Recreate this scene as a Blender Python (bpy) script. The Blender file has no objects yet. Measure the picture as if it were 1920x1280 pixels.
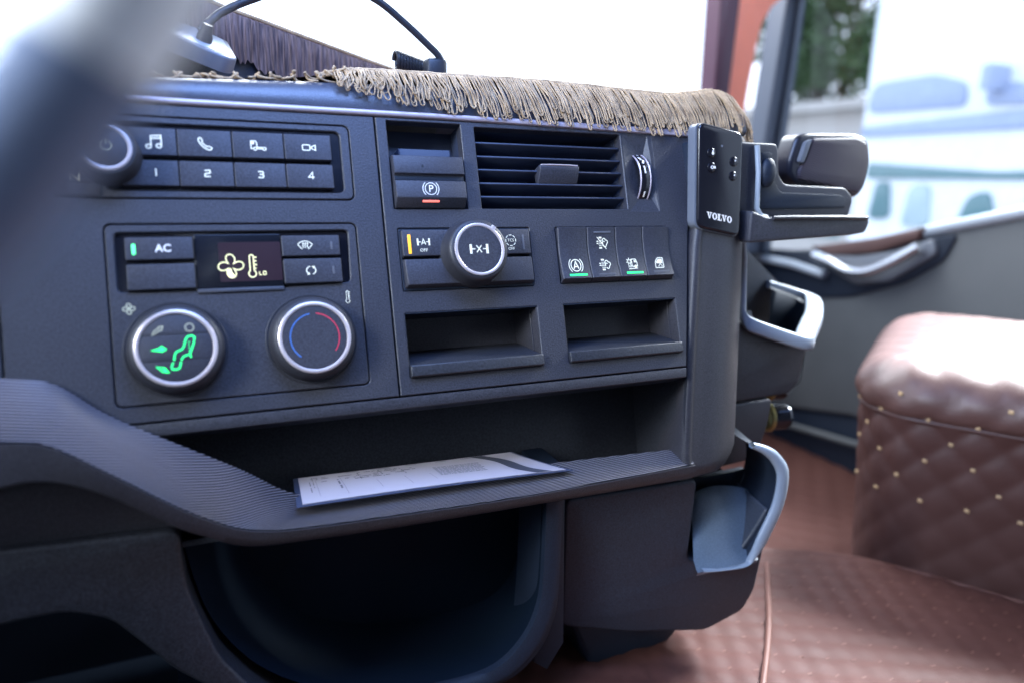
import bpy, bmesh, math, random
from mathutils import Vector, Matrix
from mathutils.geometry import tessellate_polygon
R = math.radians
random.seed(7)
scn = bpy.context.scene
COL = scn.collection

# ------------------------------------------------------------------ camera
cam_d = bpy.data.cameras.new("camera")
cam = bpy.data.objects.new("camera", cam_d)
COL.objects.link(cam)
c_right = Vector((0.91258149, -0.40812726, 0.02504313))
c_down = Vector((-0.0713097, -0.21915927, -0.97307972))
c_fwd = Vector((0.40262879, 0.88622873, -0.22910412))
c_pos = Vector((0.0032193, -0.6786209, -0.02754114))
m = Matrix((c_right, -c_down, -c_fwd)).transposed().to_4x4()
m.translation = c_pos
cam.matrix_world = m
cam_d.sensor_width = 36.0
cam_d.lens = 25.125
cam_d.clip_start = 0.01
cam_d.clip_end = 2000
cam_d.dof.use_dof = True
cam_d.dof.focus_distance = 0.72
cam_d.dof.aperture_fstop = 2.2
scn.camera = cam

# ------------------------------------------------------------------ light
world = bpy.data.worlds.new("World")
scn.world = world
world.use_nodes = True
wn = world.node_tree.nodes
wl = world.node_tree.links
bg = wn["Background"]
tc = wn.new("ShaderNodeTexCoord")
sp = wn.new("ShaderNodeSeparateXYZ")
mr = wn.new("ShaderNodeMapRange")
mr.inputs[1].default_value = -0.25
mr.inputs[2].default_value = 0.7
cr = wn.new("ShaderNodeValToRGB")
cr.color_ramp.elements[0].color = (0.80, 0.84, 0.95, 1)
cr.color_ramp.elements[1].color = (0.62, 0.80, 1.12, 1)
wl.new(tc.outputs["Generated"], sp.inputs[0])
wl.new(sp.outputs[2], mr.inputs[0])
wl.new(mr.outputs[0], cr.inputs[0])
wl.new(cr.outputs[0], bg.inputs[0])
bg.inputs[1].default_value = 2.5

def area(name, loc, target, sx, sy, power, color, spread=None):
    d = bpy.data.lights.new(name, 'AREA')
    d.shape = 'RECTANGLE'
    d.size, d.size_y = sx, sy
    d.energy = power
    d.color = color
    if spread: d.spread = spread
    o = bpy.data.objects.new(name, d)
    COL.objects.link(o)
    o.location = loc
    o.rotation_euler = (Vector(target) - Vector(loc)).to_track_quat('-Z', 'Y').to_euler()
    return o
area("windscreen_daylight", (0.5, 1.5, 1.5), (0.4, 0.0, -0.2), 2.2, 1.0, 130, (0.92, 0.96, 1.0))
area("added_blue_fill", (0.14, -0.24, 0.46), (0.16, -0.01, 0.0), 0.5, 0.3, 9.5, (0.25, 0.43, 1.0))  # added blue fill lamp inside the cab, there is no hatch
area("door_window_daylight", (2.2, 0.22, 1.0), (1.2, -0.10, -0.3), 0.7, 0.6, 44, (0.90, 0.95, 1.0), R(62))

area("driver_window_daylight", (-0.86, -0.62, 0.42), (-0.02, -0.46, 0.04), 0.5, 0.4, 6.0, (0.78, 0.88, 1.0), R(48))

scn.view_settings.view_transform = 'Standard'
scn.view_settings.look = 'None'
scn.view_settings.exposure = 0.0
scn.view_settings.gamma = 1.0
scn.render.engine = 'CYCLES'
scn.cycles.use_denoising = True
scn.cycles.max_bounces = 6
scn.cycles.sample_clamp_indirect = 6.0

# ------------------------------------------------------------------ materials
MATS = {}
def nodes_of(name):
    mt = bpy.data.materials.new(name)
    mt.use_nodes = True
    MATS[name] = mt
    nt = mt.node_tree
    return mt, nt, nt.nodes["Principled BSDF"]

def plastic(name, col, rough=0.5, spec=0.5, bump=0.25, scale=900.0, metal=0.0, var=0.15, coat=0.0, speck=0.0):
    mt, nt, b = nodes_of(name)
    N, L = nt.nodes, nt.links
    t = N.new("ShaderNodeTexCoord")
    b.inputs["Roughness"].default_value = rough
    b.inputs["Specular IOR Level"].default_value = spec
    b.inputs["Metallic"].default_value = metal
    b.inputs["Coat Weight"].default_value = coat
    n1 = N.new("ShaderNodeTexNoise")
    n1.inputs["Scale"].default_value = scale
    n1.inputs["Detail"].default_value = 2.0
    L.new(t.outputs["Object"], n1.inputs["Vector"])
    n2 = N.new("ShaderNodeTexNoise")
    n2.inputs["Scale"].default_value = 11.0
    n2.inputs["Detail"].default_value = 9.0
    n2.inputs["Roughness"].default_value = 0.62
    L.new(t.outputs["Object"], n2.inputs["Vector"])
    mx = N.new("ShaderNodeMix")
    mx.data_type = 'RGBA'
    mx.inputs[6].default_value = tuple(c * (1 - var) for c in col) + (1,)
    mx.inputs[7].default_value = tuple(min(1, c * (1 + var)) for c in col) + (1,)
    L.new(n2.outputs["Fac"], mx.inputs[0])
    L.new(mx.outputs[2], b.inputs["Base Color"])
    if speck:
        sp_ = N.new("ShaderNodeMapRange")
        sp_.inputs[1].default_value = 0.25; sp_.inputs[2].default_value = 0.75
        sp_.inputs[3].default_value = 1 - speck; sp_.inputs[4].default_value = 1 + speck
        L.new(n1.outputs["Fac"], sp_.inputs[0])
        ms_ = N.new("ShaderNodeVectorMath"); ms_.operation = 'SCALE'
        L.new(mx.outputs[2], ms_.inputs[0]); L.new(sp_.outputs[0], ms_.inputs["Scale"])
        L.new(ms_.outputs[0], b.inputs["Base Color"])
    rr_ = N.new("ShaderNodeMapRange")
    rr_.inputs[3].default_value = max(0.02, rough - 0.12)
    rr_.inputs[4].default_value = min(1, rough + 0.14)
    L.new(n2.outputs["Fac"], rr_.inputs[0])
    L.new(rr_.outputs[0], b.inputs["Roughness"])
    if bump:
        bp = N.new("ShaderNodeBump")
        bp.inputs["Strength"].default_value = bump
        bp.inputs["Distance"].default_value = 0.0004
        L.new(n1.outputs["Fac"], bp.inputs["Height"])
        L.new(bp.outputs[0], b.inputs["Normal"])
    return mt

def glow(name, col, strength, base=None):
    mt, nt, b = nodes_of(name)
    b.inputs["Base Color"].default_value = tuple(base or col) + (1,)
    b.inputs["Roughness"].default_value = 0.5
    b.inputs["Emission Color"].default_value = tuple(col) + (1,)
    b.inputs["Emission Strength"].default_value = strength
    return mt

plastic("dash_plastic", (0.034, 0.034, 0.043), 0.48, 0.5, 0.8, 650, speck=0.5)
plastic("button_plastic", (0.033, 0.033, 0.043), 0.52, 0.45, 0.5, 750, speck=0.5)
plastic("soft_plastic", (0.030, 0.028, 0.033), 0.48, 0.5, 0.5, 700, speck=0.5)
plastic("box_plastic", (0.020, 0.026, 0.040), 0.50, 0.45, 0.5, 650, speck=0.5)
plastic("paper_grey", (0.20, 0.19, 0.21), 0.6, 0.3, 0.0, 400)
plastic("grained_plastic", (0.024, 0.025, 0.031), 0.45, 0.5, 0.9, 420, speck=0.5)
plastic("vent_plastic", (0.026, 0.034, 0.060), 0.5, 0.5, 0.2, 900)  # blue veil of lens flare put into the base colour
plastic("dark_plastic", (0.008, 0.014, 0.027), 0.55, 0.4, 0.2, 900, speck=0.5)  # near black with the flare's navy cast mixed in
plastic("gloss_black", (0.008, 0.008, 0.012), 0.16, 0.5, 0.0, 400)
plastic("screen_black", (0.006, 0.007, 0.011), 0.22, 0.45, 0.0, 400)
plastic("screen_lit", (0.030, 0.015, 0.020), 0.30, 0.4, 0.0, 400)
plastic("satin_silver", (0.66, 0.57, 0.56), 0.32, 0.5, 0.08, 2500, metal=0.45, var=0.05)
plastic("strip_silver", (0.50, 0.42, 0.45), 0.38, 0.5, 0.08, 2500, metal=0.3, var=0.06)
plastic("knob_rubber", (0.022, 0.022, 0.028), 0.50, 0.45, 0.2, 1400, speck=0.5)
plastic("lit_grey_plastic", (0.34, 0.38, 0.42), 0.32, 0.5, 0.3, 900)  # pale grey with window light put into its colour
plastic("device_shell", (0.018, 0.018, 0.026), 0.34, 0.5, 0.1, 900)
plastic("device_grey", (0.12, 0.13, 0.15), 0.35, 0.5, 0.15, 900)
plastic("cord_rubber", (0.016, 0.018, 0.024), 0.42, 0.5, 0.05, 900)
plastic("door_plastic", (0.082, 0.086, 0.088), 0.60, 0.4, 0.5, 500, speck=0.5)
plastic("chrome_blue", (0.62, 0.64, 0.67), 0.22, 0.5, 0.03, 900, metal=0.9, var=0.04)
plastic("brass", (0.35, 0.30, 0.12), 0.3, 0.5, 0.05, 900, metal=0.8)
plastic("red_paint", (0.80, 0.17, 0.075), 0.35, 0.5, 0.02, 200, coat=0.4)
plastic("maroon_rubber", (0.055, 0.012, 0.03), 0.5, 0.4, 0.1, 400)
plastic("pillar_grey", (0.055, 0.07, 0.10), 0.5, 0.5, 0.1, 400)
plastic("wheel_glare", (0.90, 0.93, 0.97), 0.35, 0.7, 0.05, 350, metal=0.1)  # white of the glare, as a base colour
plastic("wheel_leather", (0.15, 0.19, 0.29), 0.34, 0.6, 0.5, 350)  # leather tone lifted and blued to carry lens flare
plastic("rim_plastic", (0.24, 0.28, 0.33), 0.34, 0.5, 0.2, 900)
plastic("paper_white", (0.42, 0.37, 0.39), 0.6, 0.3, 0.0, 400, var=0.03)
plastic("paper_print", (0.06, 0.06, 0.075), 0.6, 0.3, 0.0, 400)
plastic("sleeve_blue", (0.05, 0.06, 0.10), 0.3, 0.5, 0.0, 400)
plastic("concrete", (0.48, 0.48, 0.47), 0.85, 0.3, 0.3, 4, var=0.3)
plastic("truck_white", (0.82, 0.84, 0.86), 0.4, 0.5, 0.0, 4, coat=0.3)
plastic("truck_blue", (0.36, 0.42, 0.58), 0.3, 0.5, 0.0, 4)
plastic("bin_black", (0.004, 0.009, 0.018), 0.6, 0.12, 0.2, 700)
plastic("window_pale", (0.45, 0.55, 0.56), 0.2, 0.6, 0.0, 4)
plastic("pad_plastic", (0.055, 0.060, 0.080), 0.34, 0.6, 0.5, 800, speck=0.3)  # lighter blue-grey, hazy flare included in the colour
plastic("window_teal", (0.12, 0.23, 0.24), 0.15, 0.6, 0.0, 4)
plastic("wall_beige", (0.48, 0.44, 0.40), 0.8, 0.3, 0.2, 8)
plastic("leaf_green", (0.055, 0.10, 0.035), 0.55, 0.4, 0.0, 4, var=0.5)
plastic("bark", (0.08, 0.06, 0.045), 0.8, 0.3, 0.4, 30)
plastic("tyre", (0.02, 0.02, 0.022), 0.7, 0.3, 0.3, 60)

glow("icon_white", (0.80, 0.82, 0.62), 0.50, (0.6, 0.6, 0.5))
glow("icon_dim", (0.42, 0.44, 0.24), 0.30, (0.4, 0.4, 0.3))
glow("icon_display", (0.95, 0.88, 0.42), 0.75)
glow("print_white", (0.9, 0.9, 0.9), 0.32, (0.7, 0.7, 0.7))  # plain white print with a little glow added to brighten it
glow("led_green", (0.03, 1.0, 0.22), 1.1)
glow("led_green_bright", (0.10, 1.0, 0.30), 1.7)
glow("led_red", (1.0, 0.20, 0.16), 1.4)
glow("led_amber", (1.0, 0.48, 0.03), 1.1)
glow("led_off", (0.05, 0.05, 0.06), 0.0, (0.10, 0.10, 0.11))
glow("arc_blue", (0.08, 0.25, 0.75), 0.25, (0.06, 0.2, 0.6))
glow("arc_red", (0.75, 0.03, 0.09), 0.25, (0.6, 0.03, 0.07))
glow("icon_black", (0.01, 0.01, 0.012), 0.0)

# ribbed trim: fine parallel ridges running across the dash, light and shade coloured into them
mt, nt, b = nodes_of("ribbed_trim")
N, L = nt.nodes, nt.links
t = N.new("ShaderNodeTexCoord")
at = N.new("ShaderNodeAttribute"); at.attribute_name = "rib"
mu = N.new("ShaderNodeMath"); mu.operation = 'MULTIPLY'; mu.inputs[1].default_value = 2 * math.pi
L.new(at.outputs["Fac"], mu.inputs[0])
sn = N.new("ShaderNodeMath"); sn.operation = 'SINE'
L.new(mu.outputs[0], sn.inputs[0])
bp = N.new("ShaderNodeBump"); bp.inputs["Strength"].default_value = 1.0; bp.inputs["Distance"].default_value = 0.0007
L.new(sn.outputs[0], bp.inputs["Height"]); L.new(bp.outputs[0], b.inputs["Normal"])
rc = N.new("ShaderNodeValToRGB")
rc.color_ramp.elements[0].position = 0.25; rc.color_ramp.elements[0].color = (0.008, 0.008, 0.013, 1)
rc.color_ramp.elements[1].position = 0.8; rc.color_ramp.elements[1].color = (0.30, 0.27, 0.29, 1)
h1 = N.new("ShaderNodeMath"); h1.operation = 'MULTIPLY_ADD'; h1.inputs[1].default_value = 0.5; h1.inputs[2].default_value = 0.5
L.new(sn.outputs[0], h1.inputs[0]); L.new(h1.outputs[0], rc.inputs[0]); L.new(rc.outputs[0], b.inputs["Base Color"])
b.inputs["Roughness"].default_value = 0.38

# fabric grille weave
mt, nt, b = nodes_of("grille_cloth")
N, L = nt.nodes, nt.links
t = N.new("ShaderNodeTexCoord")
mp = N.new("ShaderNodeVectorMath"); mp.operation = 'DOT_PRODUCT'; mp.inputs[1].default_value = (0.28, 0.2, 1.0)
L.new(t.outputs["Object"], mp.inputs[0])
mu = N.new("ShaderNodeMath"); mu.operation = 'MULTIPLY'; mu.inputs[1].default_value = 2 * math.pi / 0.0026
sn = N.new("ShaderNodeMath"); sn.operation = 'SINE'
L.new(mp.outputs["Value"], mu.inputs[0]); L.new(mu.outputs[0], sn.inputs[0])
bp = N.new("ShaderNodeBump"); bp.inputs["Strength"].default_value = 0.35; bp.inputs["Distance"].default_value = 0.0006
L.new(sn.outputs[0], bp.inputs["Height"]); L.new(bp.outputs[0], b.inputs["Normal"])
rc = N.new("ShaderNodeValToRGB")
rc.color_ramp.elements[0].position = 0.2; rc.color_ramp.elements[0].color = (0.016, 0.012, 0.017, 1)
rc.color_ramp.elements[1].position = 0.8; rc.color_ramp.elements[1].color = (0.075, 0.055, 0.070, 1)
h1 = N.new("ShaderNodeMath"); h1.operation = 'MULTIPLY_ADD'; h1.inputs[1].default_value = 0.5; h1.inputs[2].default_value = 0.5
L.new(sn.outputs[0], h1.inputs[0]); L.new(h1.outputs[0], rc.inputs[0]); L.new(rc.outputs[0], b.inputs["Base Color"])
b.inputs["Roughness"].default_value = 0.6

# braided cord
mt, nt, b = nodes_of("fringe_cord")
N, L = nt.nodes, nt.links
t = N.new("ShaderNodeTexCoord")
n1 = N.new("ShaderNodeTexNoise"); n1.inputs["Scale"].default_value = 650; n1.inputs["Detail"].default_value = 3
n2 = N.new("ShaderNodeTexNoise"); n2.inputs["Scale"].default_value = 60
L.new(t.outputs["Object"], n1.inputs["Vector"]); L.new(t.outputs["Object"], n2.inputs["Vector"])
cr = N.new("ShaderNodeValToRGB")
cr.color_ramp.elements[0].position = 0.3; cr.color_ramp.elements[0].color = (0.21, 0.125, 0.062, 1)
cr.color_ramp.elements[1].position = 0.7; cr.color_ramp.elements[1].color = (0.60, 0.42, 0.24, 1)
ad = N.new("ShaderNodeMath"); ad.operation = 'ADD'
ml = N.new("ShaderNodeMath"); ml.operation = 'MULTIPLY'; ml.inputs[1].default_value = 0.5
L.new(n1.outputs["Fac"], ml.inputs[0])
m2 = N.new("ShaderNodeMath"); m2.operation = 'MULTIPLY'; m2.inputs[1].default_value = 0.5
L.new(n2.outputs["Fac"], m2.inputs[0]); L.new(ml.outputs[0], ad.inputs[0]); L.new(m2.outputs[0], ad.inputs[1])
L.new(ad.outputs[0], cr.inputs[0]); L.new(cr.outputs[0], b.inputs["Base Color"])
bp = N.new("ShaderNodeBump"); bp.inputs["Strength"].default_value = 0.8; bp.inputs["Distance"].default_value = 0.0006
L.new(n1.outputs["Fac"], bp.inputs["Height"]); L.new(bp.outputs[0], b.inputs["Normal"])
b.inputs["Roughness"].default_value = 0.75

# long brown fringe (vertical thread streaks)
mt, nt, b = nodes_of("drape_threads")
N, L = nt.nodes, nt.links
t = N.new("ShaderNodeTexCoord")
mpg = N.new("ShaderNodeMapping"); mpg.inputs["Scale"].default_value = (420, 420, 35)
L.new(t.outputs["Object"], mpg.inputs[0])
n1 = N.new("ShaderNodeTexNoise"); n1.inputs["Scale"].default_value = 1.0; n1.inputs["Detail"].default_value = 3
L.new(mpg.outputs[0], n1.inputs["Vector"])
cr = N.new("ShaderNodeValToRGB")
cr.color_ramp.elements[0].position = 0.32; cr.color_ramp.elements[0].color = (0.05, 0.03, 0.03, 1)
cr.color_ramp.elements[1].position = 0.68; cr.color_ramp.elements[1].color = (0.27, 0.17, 0.14, 1)
L.new(n1.outputs["Fac"], cr.inputs[0]); L.new(cr.outputs[0], b.inputs["Base Color"])
bp = N.new("ShaderNodeBump"); bp.inputs["Strength"].default_value = 0.9; bp.inputs["Distance"].default_value = 0.002
L.new(n1.outputs["Fac"], bp.inputs["Height"]); L.new(bp.outputs[0], b.inputs["Normal"])
b.inputs["Roughness"].default_value = 0.8

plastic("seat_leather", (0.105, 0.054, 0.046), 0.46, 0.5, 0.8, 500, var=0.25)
plastic("pocket_plastic", (0.10, 0.135, 0.18), 0.42, 0.5, 0.4, 900, speck=0.3)  # blue-grey holds the sky light that falls into the pocket
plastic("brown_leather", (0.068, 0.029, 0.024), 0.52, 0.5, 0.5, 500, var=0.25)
plastic("mat_leather", (0.074, 0.029, 0.023), 0.60, 0.2, 0.5, 400, var=0.25)
plastic("cab_lining", (0.11, 0.12, 0.145), 0.8, 0.3, 0.3, 300)
plastic("mat_edge", (0.125, 0.050, 0.036), 0.6, 0.4, 0.4, 400, var=0.2)
plastic("tuft_thread", (0.42, 0.28, 0.15), 0.6, 0.4, 0.4, 900)

# thin window glass: mostly clear, mirror-like at grazing angles
mt, nt, b = nodes_of("window_glass")
N, L = nt.nodes, nt.links
tr = N.new("ShaderNodeBsdfTransparent"); tr.inputs[0].default_value = (0.97, 0.99, 1, 1)
gl = N.new("ShaderNodeBsdfGlossy"); gl.inputs["Roughness"].default_value = 0.02
fr = N.new("ShaderNodeFresnel"); fr.inputs[0].default_value = 1.3
ms = N.new("ShaderNodeMixShader")
L.new(fr.outputs[0], ms.inputs[0]); L.new(tr.outputs[0], ms.inputs[1]); L.new(gl.outputs[0], ms.inputs[2])
L.new(ms.outputs[0], N["Material Output"].inputs[0])

# ------------------------------------------------------------------ mesh helpers (millimetres in, metres out)
AL = R(18.0)                       # the fascia leans back by 18 degrees
PM = Matrix(((1, 0, 0, 0), (0, math.sin(AL), -math.cos(AL), 0), (0, math.cos(AL), math.sin(AL), 0), (0, 0, 0, 1)))
def PW(x, y, h):                   # fascia millimetres -> world metres
    return PM @ Vector((x, y, h)) * 0.001 if False else (PM @ Vector((x * .001, y * .001, h * .001)))

def tag(o, label=None, cat=None, group=None, kind=None):
    if label: o["label"] = label
    if cat: o["category"] = cat
    if group: o["group"] = group
    if kind: o["kind"] = kind
    return o

def empty(name, mat4, label=None, cat=None, group=None, kind=None):
    o = bpy.data.objects.new(name, None)
    o.empty_display_size = 0.02
    COL.objects.link(o)
    o.matrix_world = mat4
    return tag(o, label, cat, group, kind)

def pthing(name, x, y, h, label, cat, group=None):      # a thing mounted on the fascia
    return empty(name, PM @ Matrix.Translation((x * .001, y * .001, h * .001)), label, cat, group)
def wthing(name, loc, label, cat, group=None, rz=0.0):  # a thing placed in the cab
    return empty(name, Matrix.Translation(loc) @ Matrix.Rotation(rz, 4, 'Z'), label, cat, group)

def mk(name, vf, mat, parent=None, smooth=True, angle=38, scale=0.001, kind=None):
    vs, fs = vf
    me = bpy.data.meshes.new(name)
    me.from_pydata([(v[0] * scale, v[1] * scale, v[2] * scale) for v in vs], [], fs)
    me.validate()
    me.materials.append(MATS[mat])
    if smooth:
        me.polygons.foreach_set("use_smooth", [True] * len(me.polygons))
        me.set_sharp_from_angle(angle=R(angle))
    me.update()
    o = bpy.data.objects.new(name, me)
    COL.objects.link(o)
    if parent: o.parent = parent
    if kind: o["kind"] = kind
    return o

def merge(*parts):
    V, F = [], []
    for vs, fs in parts:
        k = len(V)
        V += [tuple(v) for v in vs]
        F += [tuple(i + k for i in f) for f in fs]
    return V, F
def xf(vf, M):
    return [tuple(M @ Vector(v)) for v in vf[0]], vf[1]
def mv(vf, x=0, y=0, z=0):
    return [(v[0] + x, v[1] + y, v[2] + z) for v in vf[0]], vf[1]

def area2(p):
    return sum(p[i][0] * p[(i + 1) % len(p)][1] - p[(i + 1) % len(p)][0] * p[i][1] for i in range(len(p))) / 2
def ccw(p):
    return list(p) if area2(p) > 0 else list(reversed(p))
def rr(x0, x1, y0, y1, r, n=5):
    r = min(r, (x1 - x0) / 2 - .01, (y1 - y0) / 2 - .01)
    out = []
    for cx, cy, a in ((x1 - r, y0 + r, -90), (x1 - r, y1 - r, 0), (x0 + r, y1 - r, 90), (x0 + r, y0 + r, 180)):
        for i in range(n + 1):
            t = R(a + 90 * i / n)
            out.append((cx + r * math.cos(t), cy + r * math.sin(t)))
    return out
def rpoly(pts, r, n=4):            # round the corners of a polygon
    pts = ccw(pts); out = []
    for i, p in enumerate(pts):
        a, b_ = Vector(pts[i - 1]), Vector(pts[(i + 1) % len(pts)])
        p = Vector(p)
        u, v = (a - p), (b_ - p)
        k = min(r, u.length * .45, v.length * .45)
        s, e = p + u.normalized() * k, p + v.normalized() * k
        for j in range(n + 1):
            t = j / n
            q = s * (1 - t) ** 2 + p * 2 * t * (1 - t) + e * t * t
            out.append((q.x, q.y))
    return out
def inset(p, d):
    out = []; n = len(p)
    for i in range(n):
        a, b_, c = Vector(p[i - 1]), Vector(p[i]), Vector(p[(i + 1) % n])
        e1, e2 = (b_ - a), (c - b_)
        if e1.length < 1e-7: e1 = e2
        if e2.length < 1e-7: e2 = e1
        e1.normalize(); e2.normalize()
        n1, n2 = Vector((-e1.y, e1.x)), Vector((-e2.y, e2.x))
        mm = n1 + n2
        if mm.length < 1e-6: mm = n1
        mm.normalize()
        k = d / max(0.35, mm.dot(n1))
        out.append((b_.x + mm.x * k, b_.y + mm.y * k))
    return out
def prism(pts, z0, z1, bev=0.0, nb=3, back=True):
    p = ccw(pts); n = len(p); V = [(x, y, z0) for x, y in p]; F = []
    rings = [(0.0, z1 - bev)] if bev else [(0.0, z1)]
    for i in range(1, nb + 1 if bev else 0):
        t = i / nb * math.pi / 2
        rings.append((bev * (1 - math.cos(t)), z1 - bev + bev * math.sin(t)))
    for d, z in rings:
        q = inset(p, d) if d else p
        k = len(V)
        V += [(x, y, z) for x, y in q]
        for i in range(n):
            j = (i + 1) % n
            F.append((k - n + i, k - n + j, k + j, k + i))
    def cap(k, flip):
        q = [Vector((V[k + i][0], V[k + i][1], 0)) for i in range(n)]
        cvx = all((q[i] - q[i - 1]).cross(q[(i + 1) % n] - q[i]).z > -1e-6 for i in range(n))
        tris = [tuple(range(n))] if cvx else [tuple(t) for t in tessellate_polygon([q])]
        for t in tris:
            if len(t) == 3 and (q[t[1]] - q[t[0]]).cross(q[t[2]] - q[t[0]]).z < 0: t = (t[0], t[2], t[1])
            t = tuple(k + i for i in t)
            F.append(tuple(reversed(t)) if flip else t)
    cap(len(V) - n, False)
    if back: cap(0, True)
    return V, F
def box(x0, x1, y0, y1, z0, z1, bev=0.6, r=0.4, nb=2):
    return prism(rr(x0, x1, y0, y1, max(r, .05), 2), z0, z1, bev, nb)
def plate(outer, holes, z1, z0, ch=0.6, och=0.6):
    bm = bmesh.new(); E = []
    V, F = [], []
    def loop(p, d, flip):
        q = inset(p, d)
        vs = [bm.verts.new((x, y, z1)) for x, y in q]
        E.extend(bm.edges.new((vs[i], vs[(i + 1) % len(vs)])) for i in range(len(vs)))
        k = len(V); n = len(p)
        V.extend((x, y, z1) for x, y in q)
        V.extend((x, y, z1 - abs(d)) for x, y in p)
        V.extend((x, y, z0) for x, y in p)
        for a in (0, n):
            for i in range(n):
                j = (i + 1) % n
                f = (k + a + i, k + a + n + i, k + a + n + j, k + a + j)
                F.append(f if not flip else tuple(reversed(f)))
    loop(ccw(outer), och, False)
    for h in holes: loop(ccw(h), -ch, True)
    bmesh.ops.triangle_fill(bm, use_beauty=True, use_dissolve=False, edges=E)
    bm.verts.ensure_lookup_table()
    k = len(V)
    for i, v in enumerate(bm.verts): v.index = i
    V.extend(tuple(v.co) for v in bm.verts)
    for f in bm.faces:
        ids = [k + v.index for v in f.verts]
        if f.normal.z < 0: ids.reverse()
        F.append(tuple(ids))
    bm.free()
    return V, F
def lathe(prof, n=48, cap=True):   # prof: (radius, z)
    V, F = [], []
    for r, z in prof:
        for i in range(n):
            t = 2 * math.pi * i / n
            V.append((r * math.cos(t), r * math.sin(t), z))
    for k in range(len(prof) - 1):
        for i in range(n):
            j = (i + 1) % n
            F.append((k * n + i, k * n + j, (k + 1) * n + j, (k + 1) * n + i))
    if cap:
        F.append(tuple(range((len(prof) - 1) * n, len(prof) * n)))
    return V, F
def spline(pts, sub=6, closed=False):
    P = [Vector(p) for p in pts]; n = len(P); out = []
    for i in range(n if closed else n - 1):
        if closed: a, b_, c, d = P[i - 1], P[i], P[(i + 1) % n], P[(i + 2) % n]
        else: a, b_, c, d = P[max(i - 1, 0)], P[i], P[i + 1], P[min(i + 2, n - 1)]
        for s in range(sub):
            t = s / sub
            out.append(0.5 * ((2 * b_) + (c - a) * t + (2 * a - 5 * b_ + 4 * c - d) * t * t + (3 * b_ - a - 3 * c + d) * t ** 3))
    if not closed: out.append(P[-1])
    return out
def tube(path, r, sides=8, closed=False, rfun=None):
    P = [Vector(p) for p in path]; n = len(P); V, F = [], []
    up = Vector((0.13, 0.31, 0.94)); prev = None
    for i, p in enumerate(P):
        if closed: d = P[(i + 1) % n] - P[i - 1]
        else: d = P[min(i + 1, n - 1)] - P[max(i - 1, 0)]
        if d.length < 1e-9: d = Vector((0, 0, 1))
        d.normalize()
        if prev is None:
            a = d.cross(up); a = a if a.length > 1e-3 else d.cross(Vector((1, 0, 0)))
        else:
            a = prev - d * prev.dot(d)
        a.normalize(); prev = a
        b_ = d.cross(a)
        q = r * (rfun(i / max(1, n - 1)) if rfun else 1)
        for k in range(sides):
            t = 2 * math.pi * k / sides
            V.append(tuple(p + a * (q * math.cos(t)) + b_ * (q * math.sin(t))))
    for i in range(n if closed else n - 1):
        j = (i + 1) % n
        for k in range(sides):
            l = (k + 1) % sides
            F.append((i * sides + k, i * sides + l, j * sides + l, j * sides + k))
    if not closed:
        F.append(tuple(reversed(range(sides))))
        F.append(tuple(range((n - 1) * sides, n * sides)))
    return V, F
def loft(curves, closed=False):
    n = len(curves[0]); V, F = [], []
    for c in curves: V += [tuple(p) for p in c]
    for i in range(len(curves) - 1):
        for k in range(n if closed else n - 1):
            l = (k + 1) % n
            F.append((i * n + k, i * n + l, (i + 1) * n + l, (i + 1) * n + k))
    return V, F
def extrude_profile(prof, x0, x1):  # closed (y,h) outline swept along x
    n = len(prof); V = [(x0, y, h) for y, h in prof] + [(x1, y, h) for y, h in prof]
    F = [(i, (i + 1) % n, n + (i + 1) % n, n + i) for i in range(n)]
    F += [tuple(reversed(range(n))), tuple(range(n, 2 * n))]
    vf = (V, F)
    return fixn(vf)
def fixn(vf):
    bm = bmesh.new()
    vs = [bm.verts.new(v) for v in vf[0]]
    for f in vf[1]:
        try: bm.faces.new([vs[i] for i in f])
        except ValueError: pass
    bmesh.ops.recalc_face_normals(bm, faces=bm.faces)
    for i, v in enumerate(bm.verts): v.index = i
    out = ([tuple(v.co) for v in bm.verts], [tuple(v.index for v in f.verts) for f in bm.faces])
    bm.free()
    return out
def bevelled(vf, w, seg=2, angle=30):
    bm = bmesh.new()
    vs = [bm.verts.new(v) for v in vf[0]]
    for f in vf[1]:
        try: bm.faces.new([vs[i] for i in f])
        except ValueError: pass
    bmesh.ops.recalc_face_normals(bm, faces=bm.faces)
    es = [e for e in bm.edges if len(e.link_faces) == 2 and e.calc_face_angle(0) > R(angle)]
    bmesh.ops.bevel(bm, geom=es, offset=w, offset_type='OFFSET', segments=seg, profile=0.5, affect='EDGES', clamp_overlap=True)
    for i, v in enumerate(bm.verts): v.index = i
    out = ([tuple(v.co) for v in bm.verts], [tuple(v.index for v in f.verts) for f in bm.faces])
    bm.free()
    return out

def bar(path, hw, hh, n=16):       # flat sided bar with rounded edges along a path, z up
    P = [Vector(p) for p in path]; rows = []
    for i, p in enumerate(P):
        d = P[min(i + 1, len(P) - 1)] - P[max(i - 1, 0)]
        l = Vector((d.y, -d.x, 0)).normalized()
        w, h = hw(i / (len(P) - 1)), hh(i / (len(P) - 1))
        row = []
        for k in range(n):
            t = 2 * math.pi * k / n
            c, s = math.cos(t), math.sin(t)
            row.append(p + l * (w * math.copysign(abs(c) ** .45, c)) + Vector((0, 0, 1)) * (h * math.copysign(abs(s) ** .45, s)))
        rows.append(row)
    vf = loft(rows, closed=True)
    vf[1].append(tuple(range(n))); vf[1].append(tuple(range(len(vf[0]) - n, len(vf[0]))))
    return fixn(vf)

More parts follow.
